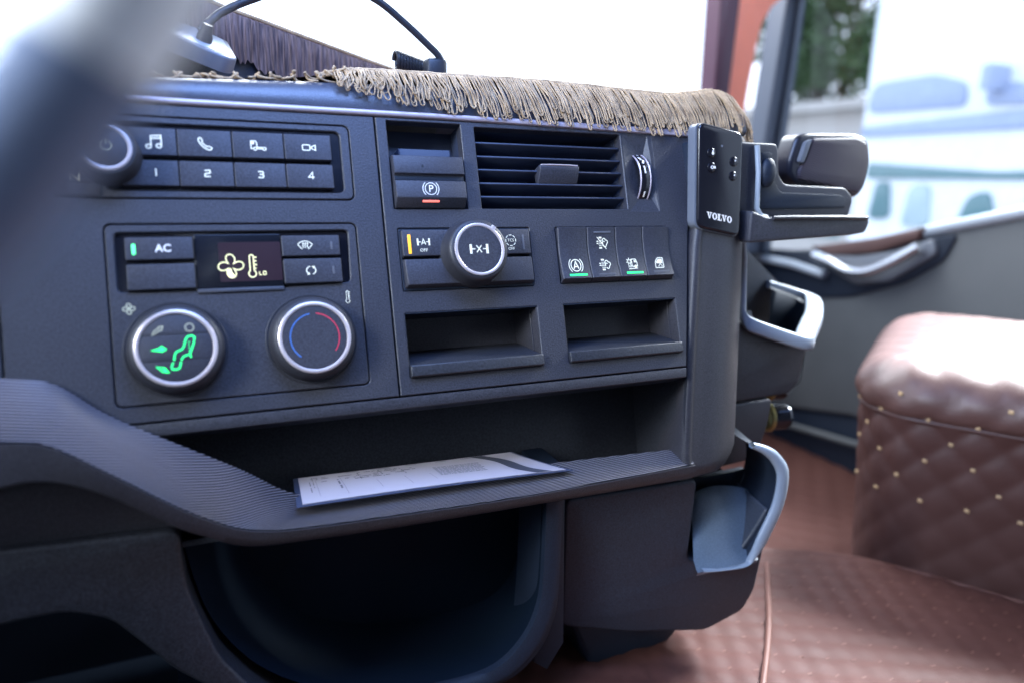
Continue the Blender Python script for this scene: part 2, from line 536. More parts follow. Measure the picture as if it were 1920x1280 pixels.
# flat printed symbols -------------------------------------------------------
def stroke(pts, w, closed=False, z=0.0, t=0.16):
    P = [Vector((p[0], p[1])) for p in pts]; n = len(P); Lf, Rt = [], []
    for i in range(n):
        if closed: a, c = P[i - 1], P[(i + 1) % n]
        else: a, c = P[max(i - 1, 0)], P[min(i + 1, n - 1)]
        e1 = (P[i] - a) if (P[i] - a).length > 1e-6 else (c - P[i])
        e2 = (c - P[i]) if (c - P[i]).length > 1e-6 else e1
        e1.normalize(); e2.normalize()
        n1, n2 = Vector((-e1.y, e1.x)), Vector((-e2.y, e2.x))
        mm = n1 + n2
        if mm.length < 1e-4: mm = n1
        mm.normalize()
        k = (w / 2) / max(0.5, mm.dot(n1))
        Lf.append(P[i] + mm * k); Rt.append(P[i] - mm * k)
    V = [(p.x, p.y, z + t) for p in Lf] + [(p.x, p.y, z + t) for p in Rt] + [(p.x, p.y, z) for p in Lf] + [(p.x, p.y, z) for p in Rt]
    F = []
    for i in range(n if closed else n - 1):
        j = (i + 1) % n
        F += [(n + i, n + j, j, i), (i, j, 2 * n + j, 2 * n + i), (3 * n + i, 3 * n + j, n + j, n + i)]
    return V, F
def fillp(pts, z=0.0, t=0.16):
    return prism(pts, z, z + t)
def arc(cx, cy, rx, ry, a0, a1, n=20):
    return [(cx + rx * math.cos(R(a0 + (a1 - a0) * i / n)), cy + ry * math.sin(R(a0 + (a1 - a0) * i / n))) for i in range(n + 1)]
def circ(cx, cy, r, n=24, ry=None):
    return [(cx + r * math.cos(2 * math.pi * i / n), cy + (ry or r) * math.sin(2 * math.pi * i / n)) for i in range(n)]
def text(s, size, x=0, y=0, z=0.0, t=0.16, bold=0.0, sx=1.0):
    cu = bpy.data.curves.new("lettering", 'FONT')
    cu.body = s; cu.size = size; cu.align_x = 'CENTER'; cu.align_y = 'CENTER'
    cu.extrude = t / 2; cu.offset = bold; cu.resolution_u = 3
    o = bpy.data.objects.new("lettering", cu)
    COL.objects.link(o)
    dg = bpy.context.evaluated_depsgraph_get()
    me = o.evaluated_get(dg).to_mesh()
    V = [(v.co.x * sx + x, v.co.y + y, v.co.z + z + t / 2) for v in me.vertices]
    F = [tuple(p.vertices) for p in me.polygons]
    o.evaluated_get(dg).to_mesh_clear()
    bpy.data.objects.remove(o); bpy.data.curves.remove(cu)
    return V, F
def sc(vf, k, x=0, y=0, ang=0):
    c, s = math.cos(R(ang)), math.sin(R(ang))
    return [((v[0] * c - v[1] * s) * k + x, (v[0] * s + v[1] * c) * k + y, v[2]) for v in vf[0]], vf[1]

# ================================================================== DASHBOARD
dash = empty("dashboard", PM, "dark grey moulded truck dashboard with satin strip, ribbed shelf edge and flat fascia", "dashboard")

mk("fascia_panel", plate([(-129, -238.3), (167.3, -238.3), (167.3, 21), (-129, 21)],
   [rr(-92, 143.6, -58.5, 11.1, 6), rr(-58.4, 142.4, -225.4, -78.8, 5.5)], 0, -9, .7, .8), "dash_plastic", dash)
mk("fascia_panel", plate([(-1000, -238.3), (-130.6, -238.3), (-130.6, 21), (-1000, 21)], [], -.3, -9, .7, .8), "dash_plastic", dash)
mk("fascia_panel", plate([(168.9, -238.3), (487, -238.3), (510, -90), (532, 21), (168.9, 21)],
   [rr(179, 252.5, -66, 18, .8, 2), rr(266.6, 434.6, -65.5, 16, 1.2, 2), rr(437.2, 475, -67.5, 16, .6, 2),
    rr(180.2, 315, -143.5, -84.3, 1.2, 3), rr(344.2, 481.2, -142.8, -84.5, 1.2, 3),
    rr(179.2, 314.8, -223, -163.6, 1, 3), rr(344.2, 482.2, -223, -163.4, 1, 3)], 0, -12, .7, .8), "dash_plastic", dash)
mk("lower_strip", bevelled(extrude_profile([(-239.7, -.2), (-250, -1.8), (-250.6, -9), (-239.7, -9)], -75, 487), .8), "dash_plastic", dash)
mk("back_board", box(-330, 520, -260, 30, -130, -122, .5), "dark_plastic", dash)

# chrome strip, a little wider towards the passenger side
strip = []
for x, y0, y1 in ((-1000, 21.6, 27.0), (-330, 21.6, 27.0), (0, 21.8, 27.0), (230, 21.8, 27.0), (380, 19.8, 26.2), (540, 17.0, 25.0)):
    ym = (y0 + y1) / 2
    strip.append([(x, y0, -4), (x, y0, 1.2), (x, y0 + .8, 2.4), (x, ym, 3.0), (x, y1 - .8, 2.4), (x, y1, 1.2), (x, y1, -4)])
mk("satin_strip", fixn(loft(strip)), "strip_silver", dash)

# rounded top pad rolling back towards the windscreen
pad = []
for x, yt in ((-1000, 43), (-420, 43), (-300, 45), (-21, 49), (54, 53), (143, 57), (243, 61), (400, 62), (500, 60), (560, 66), (590, 64), (612, 58)):
    d = (yt - 27)
    pad.append([(x, 24, -6), (x, 26.8, -1), (x, 29, .2), (x, 27 + d * .45, -.8), (x, 27 + d * .72, -3), (x, 27 + d * .9, -7), (x, yt, -14),
                (x, yt + 2, -24), (x, yt + 14, -70), (x, yt + 70, -260), (x, yt + 90, -420)])
mk("top_pad", fixn(loft(pad)), "pad_plastic", dash)

# ribbed shelf edge that swoops up towards the steering column
E1 = [(-330, -198, 6), (-168, -194, 6), (-131, -195, 5), (-98, -202, 4), (-64, -229, 3), (-18, -257, 0), (9, -273, -6), (33, -288, -16), (72, -314, -34), (116, -323, -45), (200, -324, -45), (338, -325, -45), (500, -331, -45)]
E2 = [(-330, -243, 42), (-161, -241, 40), (-126, -241, 40), (-98, -247, 38), (-64, -271, 30), (-21, -305, 10), (5, -323, -5), (21, -332, -13), (42, -339, -19), (73, -343, -20), (158, -346, -20), (299, -349, -20), (498, -347, -20)]
E3 = [(-330, -290, 36), (-165, -283, 34), (-129, -277, 34), (-101, -277, 32), (-66, -293, 25), (-22, -327, 4), (4, -343, -10), (20, -352, -18), (41, -358, -24), (72, -360, -25), (157, -363, -25), (299, -365, -25), (498, -367, -25)]
def lerp_(a, b_, t): return a + (b_ - a) * t
s1, s2, s3 = spline(E1, 8), spline(E2, 8), spline(E3, 8)
rows = []
for t in (0, .08, .2, .4, .6, .78, .9, .97, 1.0):
    row = []
    for i, (a, b_) in enumerate(zip(s1, s2)):
        k = min(1.0, max(0.0, (90 - a.x) / 120))            # the roll is stronger on the swoop
        c = a.lerp(b_, .62) + Vector((0, 1.5 + 7 * k, 3 + 11 * k))
        q = a * (1 - t) ** 2 + c * 2 * t * (1 - t) + b_ * t * t
        row.append(q)
    rows.append(row)
back = [p + Vector((0, -14, -8)) for p in s1]
rb = mk("ribbed_shelf_edge", fixn(loft([back] + rows)), "ribbed_trim", dash, angle=60)
TT = (0, 0, .08, .2, .4, .6, .78, .9, .97, 1.0)
ph, acc = [], 0.0
for i, (a, b_) in enumerate(zip(s1, s2)):
    if i: acc += (s1[i] - s1[i - 1]).length * lerp_(.2, .045, min(1, max(0, (a.x - 20) / 90)))
    wd = (b_ - a).length * 1.12
    ph.append((acc, wd / 3.3))
at_ = rb.data.attributes.new("rib", 'FLOAT', 'POINT')
ic = min(range(len(s1)), key=lambda i: abs(s1[i].x - 40))
pc = rows[4][ic]
p1 = lambda p: -(p.y + .16 * p.x) / 2.25
off = p1(pc) - (ph[ic][0] + ph[ic][1] * .4)
vals = []
for r_, t in enumerate(TT):
    for i in range(len(s1)):
        p = (back if r_ == 0 else rows[r_ - 1])[i]
        w = min(1, max(0, (s1[i].x - 5) / 75)); w = w * w * (3 - 2 * w)
        vals.append(p1(p) * (1 - w) + (ph[i][0] + ph[i][1] * t + off) * w)
at_.data.foreach_set("value", vals)
g2 = [p + Vector((0, -.3, -2.5)) for p in s2]
g3 = [p + Vector((0, -1.6, 1.2)) for p in s2]
mid = [a.lerp(b_, .5) + Vector((0, 2.5, 1.0)) for a, b_ in zip(g3, s3)]
s3 = [p + Vector((0, 5, 0)) for p in s3]
und = [p + Vector((0, -1.2, -4)) for p in s3]
deep = [p + Vector((0, 14, -75)) for p in s3]
mk("shelf_front_frame", fixn(loft([[p + Vector((0, 2, -14)) for p in s2], g2, g3, mid, s3, und, deep])), "soft_plastic", dash, angle=50)

mk("shelf_roof", fixn(loft([[(-75, -250, -4), (487, -250, -4)], [(-75, -254, -30), (487, -254, -30)], [(-75, -256, -118), (487, -256, -118)]])), "dark_plastic", dash)
mk("shelf_back_wall", box(-85, 490, -352, -250, -118, -110, .5), "grained_plastic", dash)
mk("shelf_floor", box(-85, 490, -346, -341, -118, -40, .5), "grained_plastic", dash)
mk("shelf_end_wall", fixn(loft([[(491, -246, -6), (488, -290, -14), (485, -352, -24)], [(489, -246, -60), (487, -290, -60), (485, -352, -60)], [(487, -246, -112), (485, -290, -112), (482, -352, -112)]])), "grained_plastic", dash)

# the side column that closes the dashboard towards the passenger
SEC = []
def lerp(a, b_, t): return a + (b_ - a) * t
RAIL = [(24, 534, 10), (-20, 530, 10), (-73, 520, 9), (-110, 511, 7), (-154, 505, 3), (-247, 492, -6), (-334, 486, -20), (-350, 486, -22), (-361, 487, -25), (-364, 489, -34)]
CR = [(24, 624, -22), (-20, 620, -23), (-73, 613, -24), (-110, 607, -26), (-154, 600, -28), (-247, 586, -34), (-334, 571, -38), (-345, 566, -40), (-355, 560, -44), (-362, 556, -50)]
for (y, xr, h), (y2, xR, hR) in zip(RAIL, CR):
    p = [(xr - 1, y, h - 60), (xr - 1.5, y, h - 6), (xr - .5, y, h - 1.5), (xr + 2, y, h + .6), (xr + 5.5, y, h + 1.2), (xr + 8, y, h + .4), (xr + 9.5, y, h - 1.2), (xr + 12, y, h - 1.6)]
    for t in (.2, .35, .5, .62, .74, .84, .92, .97, 1.0):
        x = lerp(xr + 12, xR, t)
        hh = lerp(h - 1.6, hR, max(0, (t - .35) / .65) ** 1.9)
        p.append((x, lerp(y, y2, t), hh))
    p += [(xR + 1.5, y2, hR - 8), (xR + 2, y2, hR - 90)]
    SEC.append(p)
mk("side_column", fixn(loft(SEC)), "soft_plastic", dash, angle=50)

# ================================================================== LOWER CONSOLE
XZ = Matrix(((1, 0, 0), (0, 0, -1), (0, 1, 0)))
def wall(pts, yf, depth, bev=1.0, nb=2):           # outline in x,z ; front face at y = yf, towards the driver
    return xf(prism(pts, -depth - yf, -yf, bev, nb), XZ)
low = wthing("lower_console", (0, 0, 0), "dark lower console under the shelf with open bin, box and arch", "console")
kn = [(-900, -255), (-19, -300), (-19, -322), (-17, -350), (-9, -382), (3, -420), (26, -456), (62, -500), (110, -540),
      (70, -530), (40, -494), (-2, -450), (-32, -420), (-52, -391), (-72, -364), (-100, -351), (-140, -352), (-180, -357), (-900, -372)]
kn = [(3 + (x - 3) * 1.063, -27 + (z + 27) * 1.063) for x, z in kn]
mk("knee_panel", wall(rpoly(kn, 10, 3), -85, 90, 4, 3), "grained_plastic", low)
mk("knee_shadow_panel", wall(rpoly([(-900, -240), (-60, -262), (10, -322), (-60, -322), (-150, -318), (-900, -310)], 8, 3), -76, 60, 3, 2), "soft_plastic", low)
# open bin as a bowl
U0 = [(-26, -300), (-19, -345), (-2, -418), (40, -482), (110, -528), (190, -545), (262, -546), (300, -522), (320, -482), (324, -430), (324, -330)]
U1 = [(14, -300), (20, -360), (38, -438), (80, -502), (140, -536), (220, -552), (300, -550), (338, -530), (358, -486), (362, -440), (362, -330)]
KH = 26
u0, u1 = spline([(x, -62, z) for x, z in U0], 5), spline([(x, 62, z) for x, z in U1], 5)
um = [a.lerp(b_, .5) + Vector((0, 0, -4)) for a, b_ in zip(u0, u1)]
mk("bin_wall", fixn(loft([u0, um, u1])), "bin_black", low)
mk("bin_back", wall([(-40, -300), (-40, -600), (420, -600), (420, -300)], 58, 8, .5), "bin_black", low)
uo = [Vector((p.x + (18 if p.x > 150 else -6) * min(1, abs(p.x - 150) / 120), -72, p.z - 16)) for p in u0]
ui = [p + Vector((0, -8, 0)) for p in u0]
uoo = [p + Vector((8, 40, -14)) for p in uo]
u0r = u0[KH:]; ui = ui[KH:]; uo = uo[KH:]; uoo = uoo[KH:]
mk("bin_rim", fixn(loft([u0r, ui, [a.lerp(b_, .5) + Vector((0, -4, 0)) for a, b_ in zip(ui, uo)], uo, uoo])), "dark_plastic", low, angle=60)
mk("bin_side_post", wall([(328, -330), (352, -330), (360, -545), (340, -575), (322, -560), (326, -480)], -58, 60, 3), "dark_plastic", low)
# box at the right with a rounded lower corner, turned a little towards the passenger
bx = [(0, 0), (160, 9), (161, -98), (226, -103), (244, -74), (262, -36), (267, -66), (264, -118), (262, -156), (250, -184), (200, -206), (95, -190), (6, -166)]
bxv = prism(rpoly([(x, z) for x, z in bx], 10, 4), -150, 0, 4, 3)
BM = Matrix.Translation((358, -50, -372)) @ Matrix.Rotation(R(-8.5), 4, 'Z') @ Matrix.Rotation(R(4), 4, 'X') @ XZ.to_4x4()
mk("glove_box", xf(bxv, BM), "box_plastic", low)
mk("lower_duct", wall(rpoly([(385, -540), (540, -580), (556, -606), (524, -632), (455, -700), (428, -640)], 10, 3), -18, 110, 6, 3), "dark_plastic", low)
# lit open pocket in the box, with its pale grab rim
mk("pocket_back", wall([(490, -392), (640, -392), (650, -470), (600, -500), (490, -500)], -20, 10, .5), "dark_plastic", low)
rt = spline([(538, -38, -416), (546, -38, -404), (562, -38, -398), (580, -38, -397), (606, -38, -402), (632, -38, -412), (652, -38, -426)], 5)
rb_ = [Vector((lerp(516, 604, i / (len(rt) - 1)), -86 - 3 * i / (len(rt) - 1), -472)) for i in range(len(rt))]
lip_ = [p + Vector((0, -3, -2)) for p in rb_]
mk("pocket_floor", fixn(loft([[p + Vector((0, 8, -3)) for p in rt], rt, [a.lerp(b_, .15) + Vector((0, -2, 3)) for a, b_ in zip(rt, rb_)], [a.lerp(b_, .85) + Vector((0, 3, -2)) for a, b_ in zip(rt, rb_)], rb_, lip_, [p + Vector((0, 2, -5)) for p in lip_]])), "pocket_plastic", low, angle=60)
rim = spline([(588, -78, -330), (603, -84, -336), (617, -88, -347), (627, -92, -367), (623, -94, -403), (607, -94, -440), (594, -93, -466), (582, -92, -476), (550, -89, -476), (523, -87, -473)], 7)
rv = []
for i, p in enumerate(rim):
    k = i / (len(rim) - 1)
    w = lerp(8, 17, min(1, k / .3)) if k < .58 else lerp(17, 3.4, min(1, (k - .58) / .15))
    d = (rim[min(i + 1, len(rim) - 1)] - rim[max(i - 1, 0)]).normalized()
    n_ = Vector((-d.z, 0, d.x))
    rv.append([p + n_ * w * .5 * math.cos(a) + Vector((0, -1, 0)) * (5 * math.sin(a)) for a in [2 * math.pi * j / 12 for j in range(12)]])
pin = [p for i, p in enumerate(rim) if i / (len(rim) - 1) < .78]
mk("pocket_side", fixn(loft([pin, [p + Vector((4, 30, 0)) for p in pin], [p + Vector((14, 78, 4)) for p in pin]])), "dark_plastic", low, angle=60)
mk("pocket_rim", fixn(loft(rv, closed=True)), "rim_plastic", low, angle=60)

# ================================================================== STORAGE POCKETS IN THE FASCIA
def cubby(x0, x1, label):
    o = pthing("storage_pocket", (x0 + x1) / 2, -193, 0, label, "storage pocket", "open storage pockets in the fascia")
    w = (x1 - x0) / 2 - .6
    T, Bt, D = 28.6, -17.5, -46
    def q(name, a, mat="soft_plastic"):
        return mk(name, fixn(bevelled(a, .8)), mat, o)
    fl = D * -math.tan(AL)
    q("back_wall", box(-w, w, Bt + fl - 2, T, D - 2, D, .3))
    q("floor", extrude_profile([(Bt - 1, 0), (Bt + fl, D), (Bt + fl - 2.5, D), (Bt - 4, 0)], -w, w), "grained_plastic")
    q("roof", box(-w, w, T, T + 1.2, D, -.5, .1), "dark_plastic")
    for s in (-1, 1):
        V = [(s * w, Bt - 3, -.5), (s * w, T, -.5), (s * (w - 5), T, D), (s * (w - 5), Bt + fl, D)]
        V2 = [(v[0] + s * 1.2, v[1], v[2]) for v in V]
        q("side_wall", fixn((V + V2, [(0, 1, 2, 3), (7, 6, 5, 4), (0, 4, 5, 1), (1, 5, 6, 2), (2, 6, 7, 3), (3, 7, 4, 0)])))
        q("side_rib", box(s * (w - 1.8) - .6, s * (w - 1.8) + .6, Bt + 3, T - 1, -13, -12, .2))
    lip = mk("front_lip", bevelled(extrude_profile([(-18, 3.2), (-19, 4.6), (-28.6, 5.2), (-30, 3), (-30, -5), (-20, -7)], -w - .2, w + .2), .9, 3), "grained_plastic", o)
    return o
cubby(179.2, 314.8, "empty open storage pocket below the large axle knob, left of the two")
cubby(344.2, 482.2, "empty open storage pocket below the four rocker switches, right of the two")

# ================================================================== RADIO
rad = pthing("radio_control_unit", 0, 0, 0, "radio control strip with eight keys and power knob above the climate unit", "radio controls")
mk("frame", plate(rr(-90.9, 142.6, -57.5, 10.1, 5.4), [rr(-54, 134.6, -51.6, 4.8, 5)], .3, -8, .9, .8), "dash_plastic", rad)
mk("key_well", prism(rr(-55, 135.6, -52.6, 5.8, 5), -8, -2.6), "gloss_black", rad)
mk("frame_joint", box(-57.2, -56.2, -58, -46, .2, .45, .05), "dark_plastic", rad)

def key(parent, x0, x1, y0, y1, z=3.0, name="button", mat="button_plastic", bev=.8):
    return mk(name, prism(rr(x0, x1, y0, y1, .9, 3), -2.5, z, bev, 3), mat, parent)
def symbol(parent, parts, x, y, z, k=1.0, mat="icon_white", name="symbol"):
    return mk(name, mv(sc(merge(*parts), k), x, y, z), mat, parent, smooth=False)

S = .95
music = [stroke(circ(-4.0, -3.7, 1.9, 18, 1.6), S, True), stroke(circ(3.6, -3.1, 1.9, 18, 1.6), S, True),
         stroke([(-2.1, -3.4), (-2.1, 5.0), (5.5, 5.6), (5.5, -2.8)], S), stroke([(-2.1, 2.9), (5.5, 3.5)], S)]
phone = [stroke(rpoly([(-5, 4.6), (-3.4, 5.4), (-1.9, 2.7), (-2.7, 1.2), (1.2, -2.6), (2.6, -1.9), (5.2, -3.5), (4.4, -5), (2.4, -5.3), (-1.2, -3.2), (-4, .2), (-5.3, 3)], .9, 2), .9, True)]
lorry = [stroke(rpoly([(-6.2, -2.4), (-6.2, 4), (-2.3, 4.2), (-1.5, 2.6), (-1.2, -2.2)], .5, 2)[0:0] or [(-4.4, -2.6), (-6.2, -2.6), (-6.2, 4), (-2.4, 4.1), (-1.5, 2.8), (-1.3, -2.2)], .85),
         fillp([(-5.7, 1.2), (-3.6, 1.2), (-3.6, 3.4), (-5.7, 3.4)]), stroke(circ(-2.9, -2.7, 1.25, 16), .75, True), stroke(circ(4.6, -2.7, 1.25, 16), .75, True),
         stroke([(-1.4, -1.5), (3.4, -1.5)], .85), stroke([(-1.5, -2.7), (3.2, -2.7)], .75), stroke([(5.2, -1.2), (6.3, -2.6)], .75)]
video = [stroke(rpoly([(-5.6, -2.4), (.8, -2.4), (.8, 2.4), (-5.6, 2.4)], .9, 2), .85, True), stroke([(2.2, .9), (5.5, 2.3), (5.5, -2.3), (2.2, -.9)], .85, True), stroke([(.8, 0), (2.2, 0)], .85)]
nm = {"1": [stroke([(0, 3.1), (0, -3.1)], 1.0)],
      "2": [stroke([(-2.1, 2.6), (1.9, 2.6), (2.1, .4), (-1.9, -.3), (-2.1, -2.6), (2.3, -2.6)], .95)],
      "3": [stroke([(-2.1, 2.6), (1.6, 2.6), (2.1, 1.4), (1.4, .15), (-1.0, .1)], .95), stroke([(1.4, .1), (2.3, -1.2), (1.7, -2.6), (-2.2, -2.6)], .95)],
      "4": [stroke([(1.1, -3.1), (1.1, 3), (-2.4, -1.4), (2.6, -1.4)], .95)]}
for i in range(4):
    x0 = -42.5 + 42.5 * i
    xa, xb = x0 + .35, x0 + 42.5 - .35
    if i == 3: xb = 125.5
    b1 = key(rad, xa, xb, -22.9, 0)
    b2 = key(rad, xa, xb, -48.2, -26.9)
    xs = (-17.2, 21.5, 63.9, 106.2)[i]
    symbol(b1, (music, phone, lorry, video)[i], xs, -11.9, 3.0)
    symbol(b2, nm[str(i + 1)], xs, -37.2, 3.0)
kN = key(rad, -89.6, -58.2, -56.2, -47, 1.2, bev=.5)
kN2 = key(rad, -89.6, -58.2, -46.4, -30, 1.2, bev=.5)
symbol(kN2, [stroke([(-3.2, -2.6), (-3.2, 2.6), (2.6, -2.6), (2.6, 2.6)], 1.0)], -74, -42.2, 1.2, name="letter")
kb = mk("knob", mv(lathe([(24, -2), (24, 2.4), (23, 6), (22.2, 16), (21.6, 19.5), (20.4, 21.3), (18, 22)], 64), -50, -24.5, 0), "knob_rubber", rad)
mk("silver_ring", mv(lathe([(18.4, 21.7), (17.9, 22.7), (16.6, 23.1), (15.2, 22.7), (14.9, 21.6)], 64, False), -50, -24.5, 0), "satin_silver", kb)
mk("cap", mv(lathe([(14.9, 21), (14.9, 22.2), (14.2, 22.7), (0.01, 22.9)], 48), -50, -24.5, 0), "button_plastic", kb)
symbol(kb, [stroke(arc(0, 0, 3.7, 3.7, 118, 422, 28), .8), stroke([(0, 1.0), (0, 5)], .8)], -49.4, -23.2, 22.8, name="power_symbol", mat="icon_dim")

# ================================================================== CLIMATE UNIT
cli = pthing("climate_control_unit", 42, -152, 0, "climate control unit with lit display and two silver ringed dials", "climate controls")
CX, CY = 42, -152
def C(vf): return mv(vf, -CX, -CY, 0)
mk("frame", C(plate(rr(-57.3, 141.3, -224.3, -79.9, 4.8), [rpoly([(-51.2, -86.2), (134.4, -85.4), (132.6, -132.6), (80, -134.4), (60, -137.6), (22, -138), (2, -135.4), (-51, -134.2)], 4, 4)], .3, -8, .9, .8)), "dash_plastic", cli)
mk("key_well", C(prism(rr(-53, 136, -139, -84, 5), -8, -3.0)), "gloss_black", cli)
def ckey(x0, x1, y0, y1):
    return mk("button", C(prism(rr(x0, x1, y0, y1, .9, 3), -2.8, 3.6, .8, 3)), "button_plastic", cli)
def csym(p, parts, x, y, z, k=1, mat="icon_white", name="symbol"):
    return symbol(p, parts, x - CX, y - CY, z, k, mat, name)
ac = ckey(-43.6, 6.0, -109.1, -90.8)
csym(ac, [text("AC", 8.6, bold=.16)], -16.2, -100.2, 3.6, name="lettering", mat="print_white")
mk("indicator_lamp", C(prism(rr(-38.9, -36.3, -104.9, -96.3, .9, 3), 3.5, 3.85, .1)), "led_green_bright", ac)
ckey(-43.6, 6.0, -133.3, -112.7)
wave = lambda x: [(x + .45 * math.sin(i * 1.25), -2.6 + i * .58) for i in range(9)]
defrost = [stroke(arc(0, -3.4, 8.2, 7.6, 146, 34, 18) + [(3.6, -3.1), (2.7, -3.1)], .8), stroke([(-6.8, .9), (-3.6, -3.1), (-2.7, -3.1)], .8)] + \
          [stroke(wave(x), .7) for x in (-2, .1, 2.2)] + [fillp([(x - .9, 1.6), (x + 1.2, 1.6), (x + .15, 3.1)]) for x in (-2, .1, 2.2)]
k1 = ckey(75.9, 125.3, -108.6, -90.7); csym(k1, defrost, 95.4, -99.6, 3.6, .9)
rec = [stroke(arc(1.6, 0, 6.2, 4.6, 112, 238, 14), 1.0), stroke(arc(-1.6, 0, 6.2, 4.6, 66, -60, 14), 1.0),
       fillp([(-4.4, -4.6), (-1.4, -4.3), (-2.2, -1.6)]), fillp([(4.2, 4.6), (1.4, 4.2), (2.4, 1.6)])]
k2 = ckey(76.1, 125.5, -132.6, -111.2); csym(k2, rec, 98.8, -121.8, 3.6, .85)
for kk, y in ((k1, -99.6), (k2, -121.4)):
    mk("indicator_lamp", C(prism(rr(117.2, 119.0, y - 4, y + 3.2, .5, 2), 3.5, 3.75, .1)), "led_off", kk)
dsp = mk("display", C(prism(rr(7.0, 75.4, -133.8, -88.6, .8, 2), -2.9, 1.0, .5)), "screen_black", cli)
mk("lit_screen", C(prism(rr(25.0, 75.0, -128.8, -95.4, 1.2, 2), 1.0, 1.12)), "screen_lit", dsp)
mk("display_sill", C(bevelled(extrude_profile([(-134, 1.2), (-137.4, 1.8), (-137.6, -3), (-134, -3)], 7, 75.4), .4)), "soft_plastic", cli)
def fan_outline(k=1.0, n=72):
    out = []
    for i in range(n):
        a = 2 * math.pi * i / n
        r = 2.6 + 7.6 * abs(math.cos(2 * a)) ** .75
        out.append((r * math.cos(a + .12 * (r - 6) / 6) * k, r * math.sin(a + .12 * (r - 6) / 6) * k))
    return out
thermo = [stroke([(-1.6, -3.8), (-1.6, 8.2)] + arc(0, 8.2, 1.6, 1.6, 170, 10, 6) + [(1.6, 8.2), (1.6, -3.8)] + arc(0, -6.4, 3.0, 3.0, 52, -232, 24), .8, True)] + \
         [stroke([(1.6, y), (w, y)], .8) for y, w in ((7.6, 4.2), (4.4, 3.8), (1.2, 4.2), (-1.8, 3.4))]
csym(dsp, [stroke(fan_outline(), .85, True), fillp([(-3.4, -6.6), (-1.9, -3.0), (-.2, -1.6), (.4, -5.2), (2.8, -8.6), (.2, -9.6), (-2.4, -9)])], 34.0, -115.6, 1.12, .98, "icon_display", "fan_symbol")
csym(dsp, thermo, 50.6, -116.2, 1.12, 1.0, "icon_display", "thermometer_symbol")
csym(dsp, [stroke([(-3.2, 1.6), (-3.2, -1.6), (-.8, -1.6)], .7), stroke(rpoly([(.4, -1.6), (3, -1.6), (3, 1.6), (.4, 1.6)], .5, 2), .7, True)], 59.0, -122.4, 1.12, .85, "icon_display", "lettering")
csym(cli, [stroke(fan_outline(), 1.9, True), stroke([(0, -4), (0, 4)], 1.6), stroke([(-4, 0), (4, 0)], 1.6)], -44.1, -147.6, .3, .42, "icon_dim", "fan_symbol")
csym(cli, thermo, 128.8, -146.0, .3, .56, "icon_white", "thermometer_symbol")

def dial(x, y):
    d = mk("dial", C(mv(lathe([(39.2, -4), (39.2, .2), (38.6, .7), (37.6, .7), (37.2, -.4), (36.8, 0.2), (36.4, 5), (35.2, 10.5), (33.2, 14), (31.2, 15.4), (30.4, 15.6)], 80), x, y)), "knob_rubber", cli)
    mk("silver_ring", C(mv(lathe([(30.4, 15.2), (30.2, 16.4), (29.4, 17.0), (28.2, 17.1), (27.2, 16.7), (26.8, 15.4)], 80, False), x, y)), "satin_silver", d)
    return d
d1 = dial(-11.7, -182.2)
def seg(y0, y1):
    pts = []
    for s in (1, -1):
        ys = [y0 + (y1 - y0) * i / 10 for i in range(11)]
        if s < 0: ys.reverse()
        for yy in ys: pts.append((s * math.sqrt(max(.01, 26.7 ** 2 - yy * yy)), yy))
    return pts
for y0, y1 in ((10.6, 26.0), (-9.6, 10.0), (-26.0, -10.2)):
    mk("segment_key", C(mv(prism(ccw(seg(y0, y1)), 12, 16.0, .5, 2), -11.7, -182.2)), "button_plastic", d1)
def kp(u, v): return ((u - 505) / 265 * 30, -(v - 851) / 241 * 30)   # dial face layout
def dsym(parts, mat, name): return mk(name, C(mv(merge(*parts), -11.7, -182.2, 16.02)), mat, d1, smooth=False)
dsym([stroke([kp(358, 765), kp(372, 738), kp(402, 722), kp(400, 716), kp(427, 710), kp(418, 738), kp(408, 735), kp(390, 748)], .8, True)], "icon_dim", "arrow_symbol")
cx_, cy_ = kp(597, 727)
dsym([stroke(circ(cx_, cy_, 3.1, 20), .75, True)], "icon_dim", "circle_symbol")
dsym([stroke([kp(348, 858), kp(395, 848), kp(412, 836), kp(438, 854), kp(415, 868), kp(395, 862)], 1.0, True), fillp([kp(350, 858), kp(395, 850), kp(412, 840), kp(435, 854), kp(415, 864), kp(395, 861)])], "led_green", "arrow_symbol")
dsym([stroke([kp(372, 962), kp(408, 970), kp(420, 972), kp(446, 1002), kp(408, 994), kp(402, 988)], .95, True), fillp([kp(412, 974), kp(430, 974), kp(444, 1000), kp(412, 992)])], "led_green", "arrow_symbol")
p_seat = [kp(*q) for q in ((484, 930), (492, 890), (505, 874), (540, 862), (552, 845), (568, 800), (582, 784), (612, 780), (625, 792), (616, 830), (588, 895), (548, 906), (534, 922), (530, 932))]
dsym([stroke(p_seat, 1.15), stroke([kp(478, 942), kp(466, 966), kp(470, 984), kp(500, 986), (kp(516, 978)), kp(528, 940)], 1.15), stroke([kp(588, 890), kp(594, 918)], 1.0)] +
     [stroke([kp(586, 815 + 18 * i), kp(588, 826 + 18 * i)], .55) for i in range(4)], "led_green", "seat_symbol")
d2 = dial(95.4, -181.2)
mk("face_disc", C(mv(lathe([(26.6, 13.5), (26.6, 15.7), (26.0, 16.2), (.01, 16.4)], 64), 95.4, -181.2)), "button_plastic", d2)
mk("cold_arc", C(mv(stroke(arc(0, 0, 20.3, 20.3, 99, 231, 40), .62), 95.4, -181.2, 16.3)), "arc_blue", d2, smooth=False)
mk("hot_arc", C(mv(stroke(arc(0, 0, 20.3, 20.3, 84, -38, 40), .72), 95.4, -181.2, 16.3)), "arc_red", d2, smooth=False)

